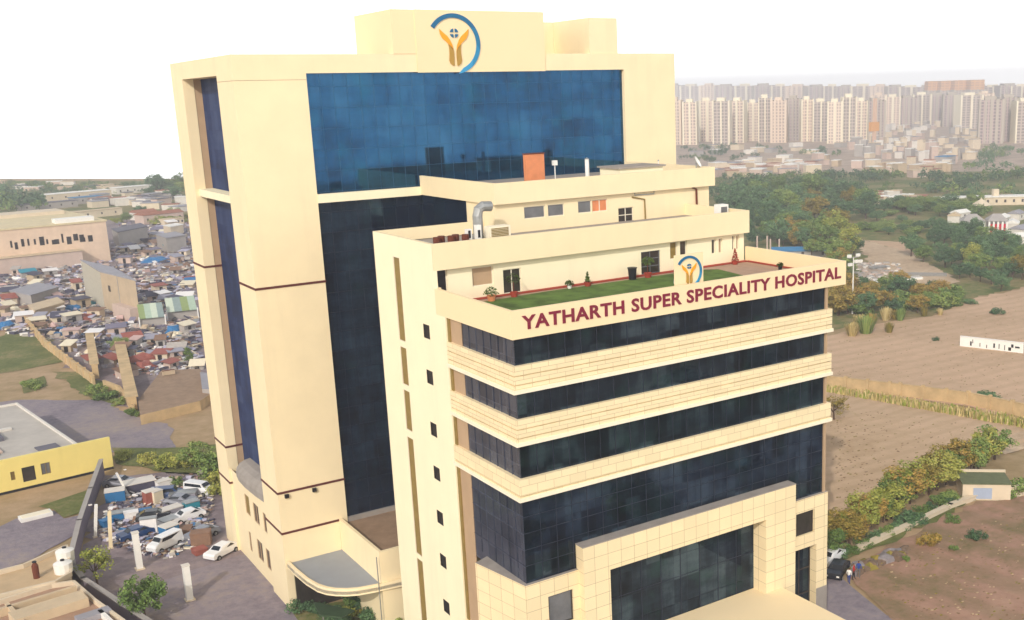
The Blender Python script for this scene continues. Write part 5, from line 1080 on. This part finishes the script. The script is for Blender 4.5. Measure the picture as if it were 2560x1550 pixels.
# curved compound wall, pillars
fence_line('compound_wall', [(258, 1188), (232, 1262), (205, 1345), (186, 1425), (190, 1462), (215, 1495), (310, 1560), (430, 1640)], 2.1, .35, plain('slate_purple_wall', '7C7280', .8, .1), 'curved slate grey compound wall with a pale top at lower left', 'wall', 0, HM[3])
for i, (u, v, h, w_, lean, lab) in enumerate(((238, 1345, 3.9, .3, .05, 'leaning white post nearest the curved wall'), (277, 1372, 4.3, .34, .03, 'cream post second from the curved wall'), (350, 1424, 4.1, .6, 0, 'thick white pillar in the middle of the compound'), (475, 1502, 3.7, .6, 0, 'thick white pillar standing alone on the forecourt'), (322, 1240, 3.4, .25, -.1, 'thin white post at the back of the compound'))):
    t = thing('gate_pillar', lab, 'pillar', G(u, v)); o = MB().box(-w_/2, w_/2, -w_/2, w_/2, .2, h).build('shaft', 'white' if i != 1 else 'cream', t); o.rotation_euler = (0, lean*3, 0); MB().box(-w_*.75, w_*.75, -w_*.75, w_*.75, 0, .22).build('base', HM[0], t); MB().box(-w_*.6, w_*.6, -w_*.6, w_*.6, h, h+.08).build('cap', HM[2], t)
CS = [(480, 1275, 1.6, 1.2, 1.1, 4, 'teal covered crate right of the grey car'), (312, 1345, 1.4, 1.1, 0.7, 5, 'grey box in front of the bright blue box'), (365, 1290, 1.3, 1, 0.8, 0, 'blue chest beside the upright white board'), (410, 1220, 1.8, 1.2, 1.0, 1, 'white covered crate at the back of the compound'), (330, 1300, 1.5, 1, 1.0, 1, 'white box in the compound clutter left of the pillar'), (268, 1318, 1.2, 1, 0.9, 0, 'small blue crate by the cream post'), (290, 1252, 2.2, 1.6, 1.4, 0, 'blue cabin shaped box left at the back of the compound'), (303, 1298, 3.0, 1.2, .9, 0, 'bright blue box with a rounded front right of the cream post'), (425, 1345, 1.6, 1.5, 1.5, 0, 'deep blue tank in the middle of the compound'), (378, 1260, 1.4, 1.2, 1.7, 3, 'rust red crate behind the white box'), (392, 1258, 1.2, 1.2, 1.6, 6, 'cream crate beside the rust red one'), (375, 1335, 1.7, .8, 1.9, 1, 'white upright board right of the thick pillar'), (432, 1310, 2.8, 1.6, .8, 1, 'white hull shaped cover in the compound'), (455, 1340, 2.2, 1.6, .9, 8, 'brown crate near the silver car'), (420, 1290, 3.2, 1.4, .9, 5, 'grey covered trailer in the compound'), (505, 1362, 2, 1.4, 1.5, 8, 'brown cardboard heap left of the white car'), (500, 1385, 1.3, 1.2, .6, 3, 'maroon cover on the ground near the white car'), (350, 1225, 3.6, 2.2, 1.2, 7, 'dark slate container at the back of the compound'), (460, 1250, 3, 1.6, 1.0, 5, 'grey pile beside the grey car')]
for u, v, w_, d_, h, ci, lab in CS:
    t = thing('container' if ci != 8 else 'crate', lab, 'container' if ci != 8 else 'crate', G(u, v), rnd.uniform(-.4, .4)); m = MB(); m.box(-w_/2, w_/2, -d_/2, d_/2, .12, h); m.build('body', TP[ci][1], t); MB().box(-w_/2-.05, w_/2+.05, -d_/2-.05, d_/2+.05, h, h+.1).build('lid', rnd.choice(['metal', HM[2], TP[ci][1]]), t)
    MB().box(-w_/2+.1, w_/2-.1, -d_/2+.1, d_/2-.1, 0, .12).build('skid', 'rust', t)
# buildings at the lower left corner
roofbox('corner_building', [(-60, 1452), (60, 1420), (168, 1372), (178, 1440), (140, 1462), (-60, 1512)], 3.2, 'tan flat roofed building inside the curve of the slate wall', 'building', HM[0], plain('tan_roof', 'C9AE88', .85, .14, .5, streak=True))
cbd = roofbox('corner_building', [(-60, 1530), (130, 1470), (185, 1462), (240, 1510), (330, 1575), (330, 1750), (-60, 1750)], 3.0, 'lower cream building with stepped roofs in the bottom left corner', 'building', HM[0], plain('brown_roof', 'A98A74', .85, .14, .5))
for (u, v, w_, d_, h, ri) in ((90, 1515, 7, .35, .8, 4), (125, 1535, 6, 2.2, .9, 4), (235, 1545, 2.8, 1.2, .5, 1), (275, 1560, .35, 5, .5, 0), (40, 1550, .35, 5, .8, 4)):
    p = G(u, v, 3.0); o = MB().box(-w_/2, w_/2, -d_/2, d_/2, .01, h).build('roof_step', RM[ri], cbd); o.location = p; o.rotation_euler = (0, 0, .15)
o = MB().box(-1.7, 1.7, -.8, .8, .0, .5).build('white_cover', 'white'); o.location = G(90, 1295); o.rotation_euler = (0, 0, .1); tag(o, 'white sheet lying flat on the lane beside the grass patch', 'cover'); MB().box(-1.5, 1.5, -.6, .6, .5, .55).build('fold', 'trim', o)
for i, (u, v, h, lab) in enumerate(((92, 1445, 1.6, 'dark person shaped vent post on the tan flat roof'), (165, 1400, 1.3, 'black and white water tank at the wall end of the tan roof'), (160, 1430, 1.2, 'second water tank on the tan roof edge'))):
    o = MB().lathe((0, 0, 0), [(.28 if i == 0 else .8, 0), (.3 if i == 0 else .85, h*.8), (.12, h), (0, h+.02)], 12).build('vent_post' if i == 0 else 'water_tank', 'rust' if i == 0 else 'white'); o.location = G(u, v, 3.2)+Vector((0, 0, .0)); tag(o, lab, 'vent' if i == 0 else 'tank'); MB().lathe((0, 0, h), [(.2, .0), (.2, .12), (0, .14)], 8).build('lid', 'black', o)
# far left buildings near the skyline
for u, v, w_, d_, h, wi, ri, lab in ((190, 497, 34, 9, 3.5, 0, 0, 'long pale hall near the left skyline'), (215, 508, 14, 7, 3.2, 3, 3, 'blue roofed hall below the long pale hall'), (330, 482, 20, 8, 3.5, 2, 0, 'white roofed hall near the left skyline'), (120, 522, 26, 6, 3, 3, 5, 'dark roofed hall behind the far trees'), (215, 545, 30, 5, 3.0, 0, 4, 'low sand roofed hall behind the long building'), (400, 555, 17, 8, 3.6, 1, 2, 'hall with a dull red roof beyond the scrap yard'), (360, 548, 9, 6, 3.2, 2, 2, 'small red roofed house left of the dull red hall'), (430, 562, 8, 5, 2.4, 0, 4, 'small cream house with sand roof right of the dull red hall')):
    house(u, v, w_, d_, h, wi, ri, 'hall', lab, 'hall', rot=.25, gable=.9 if ri == 2 else 0, nwin=5)
far_wood('far_wood', [(-40, 490), (-40, 463), (440, 463), (440, 480), (300, 486)], 60, 13, 'belt of trees under the left skyline', 2.2)
town([(-30, 475), (-30, 460), (430, 460), (430, 475), (260, 478)], 16, (1.5, 2.5), (5, 10), [0, 3, 2, 1], [0, 1, 5, 4], 'near the left skyline', 'buildings near the left skyline')
town([(240, 520), (250, 495), (450, 480), (460, 530), (300, 535)], 34, (2.2, 4), (4, 9), [0, 3, 2, 1], [0, 1, 5, 4, 2], 'beyond the scrap yard', 'buildings beyond the scrap yard')
# ================================================================== air: pale haze that fades the far city
hz = MB().box(-910, max(fr.x, 1700)+15, -510, max(fl.y, fr.y, e1.y)+15, -1.0, 72).build('haze', 'white'); hz['kind'] = 'stuff'; hz['label'] = 'pale bluish haze over the far town'
hm = bpy.data.materials.new('haze_air'); hm.use_nodes = True; hn = hm.node_tree; hn.nodes.clear()
ho = hn.nodes.new('ShaderNodeOutputMaterial'); hv = hn.nodes.new('ShaderNodeVolumePrincipled'); hv.inputs['Color'].default_value = (.97, .96, .99, 1); hv.inputs['Density'].default_value = .00055
hv.inputs['Anisotropy'].default_value = .1
hn.links.new(hv.outputs[0], ho.inputs['Volume']); hz.data.materials.clear(); hz.data.materials.append(hm)

# ================================================================== grounds in front of the entrance, seen mirrored in the glazing
poly('lawn_strip', [(8, -20), (70, -16), (72, -26), (10, -30)], 'grassy', .08, False); poly('lawn_strip', [(-5, -50), (120, -44), (125, -70), (-5, -76)], 'grassy', .08, False)
poly('front_road', [(-40, -32), (150, -28), (150, -42), (-40, -46)], 'asphalt', .1, False); poly('forecourt', [(-2, -19), (75, -15), (75, 0), (29.5, -.2), (-2, -.2)], 'asphalt', .07, False)
c_ = 0
for k in range(400):
    if c_ >= 30: break
    x, y = rnd.uniform(0, 130), rnd.choice([rnd.uniform(-29, -20), rnd.uniform(-74, -50)]); hh = rnd.uniform(4, 8); vis = False
    for z in (0, hh):
        q = Vector((x, y, z))-CAM; dz = q.dot(F_)
        if dz > 0:
            uu, vv = PX+FPX*q.dot(R_)/dz, PY-FPX*q.dot(U_)/dz
            if -150 < uu < 2750 and vv < 1640: vis = True
    if vis: continue
    c_ += 1; p = Vector((x, y, 0)); plant(rnd.choice(['round', 'tall', 'round']), rnd.choice(['dark', 'mid', 'light']), 0, 0, hh*FPX/(p-CAM).length, 'tree before the entrance, mirrored in the glass', 'trees on the lawns before the entrance', 1.2, 0, p)
for i, (x, y) in enumerate(((30, -24), (38, -12), (46, -11), (54, -37), (75, -34), (60, -12))): car((x, y, .1), .1+i*.02, [pw, pb, pg_, pr_][i % 4], ['white', 'black', 'grey', 'dark blue', 'second white', 'second black'][i]+' car before the entrance, mirrored in the glass')
for o_ in list(PROTO.values()):                 # drop prototypes that were never planted
    for pr in o_:
        if pr.name not in used:
            for ch in list(pr.children): bpy.data.objects.remove(ch, do_unlink=True)
            bpy.data.objects.remove(pr, do_unlink=True)

# ================================================================== labels: where several look alike, say which one by its place from the left
def screen_u(o):
    q = o.matrix_world.translation-CAM; return q.dot(R_)/max(q.dot(F_), .1)
bpy.context.view_layer.update()
by = {}
for o in sc.objects:
    if o.parent is None and o.get('category'): by.setdefault(o['label'], []).append(o)
ORD = 'first second third fourth fifth sixth seventh eighth ninth tenth eleventh twelfth thirteenth fourteenth fifteenth sixteenth seventeenth eighteenth nineteenth twentieth'.split()+['twenty-'+x for x in 'first second third fourth fifth sixth seventh eighth ninth'.split()]+['thirtieth', 'thirty-first', 'thirty-second']
for lab, os_ in by.items():
    if 1 < len(os_) <= len(ORD) and len(lab.split()) <= 12:
        for k, o in enumerate(sorted(os_, key=screen_u)): o['label'] = lab+', '+ORD[k]+' from the left'
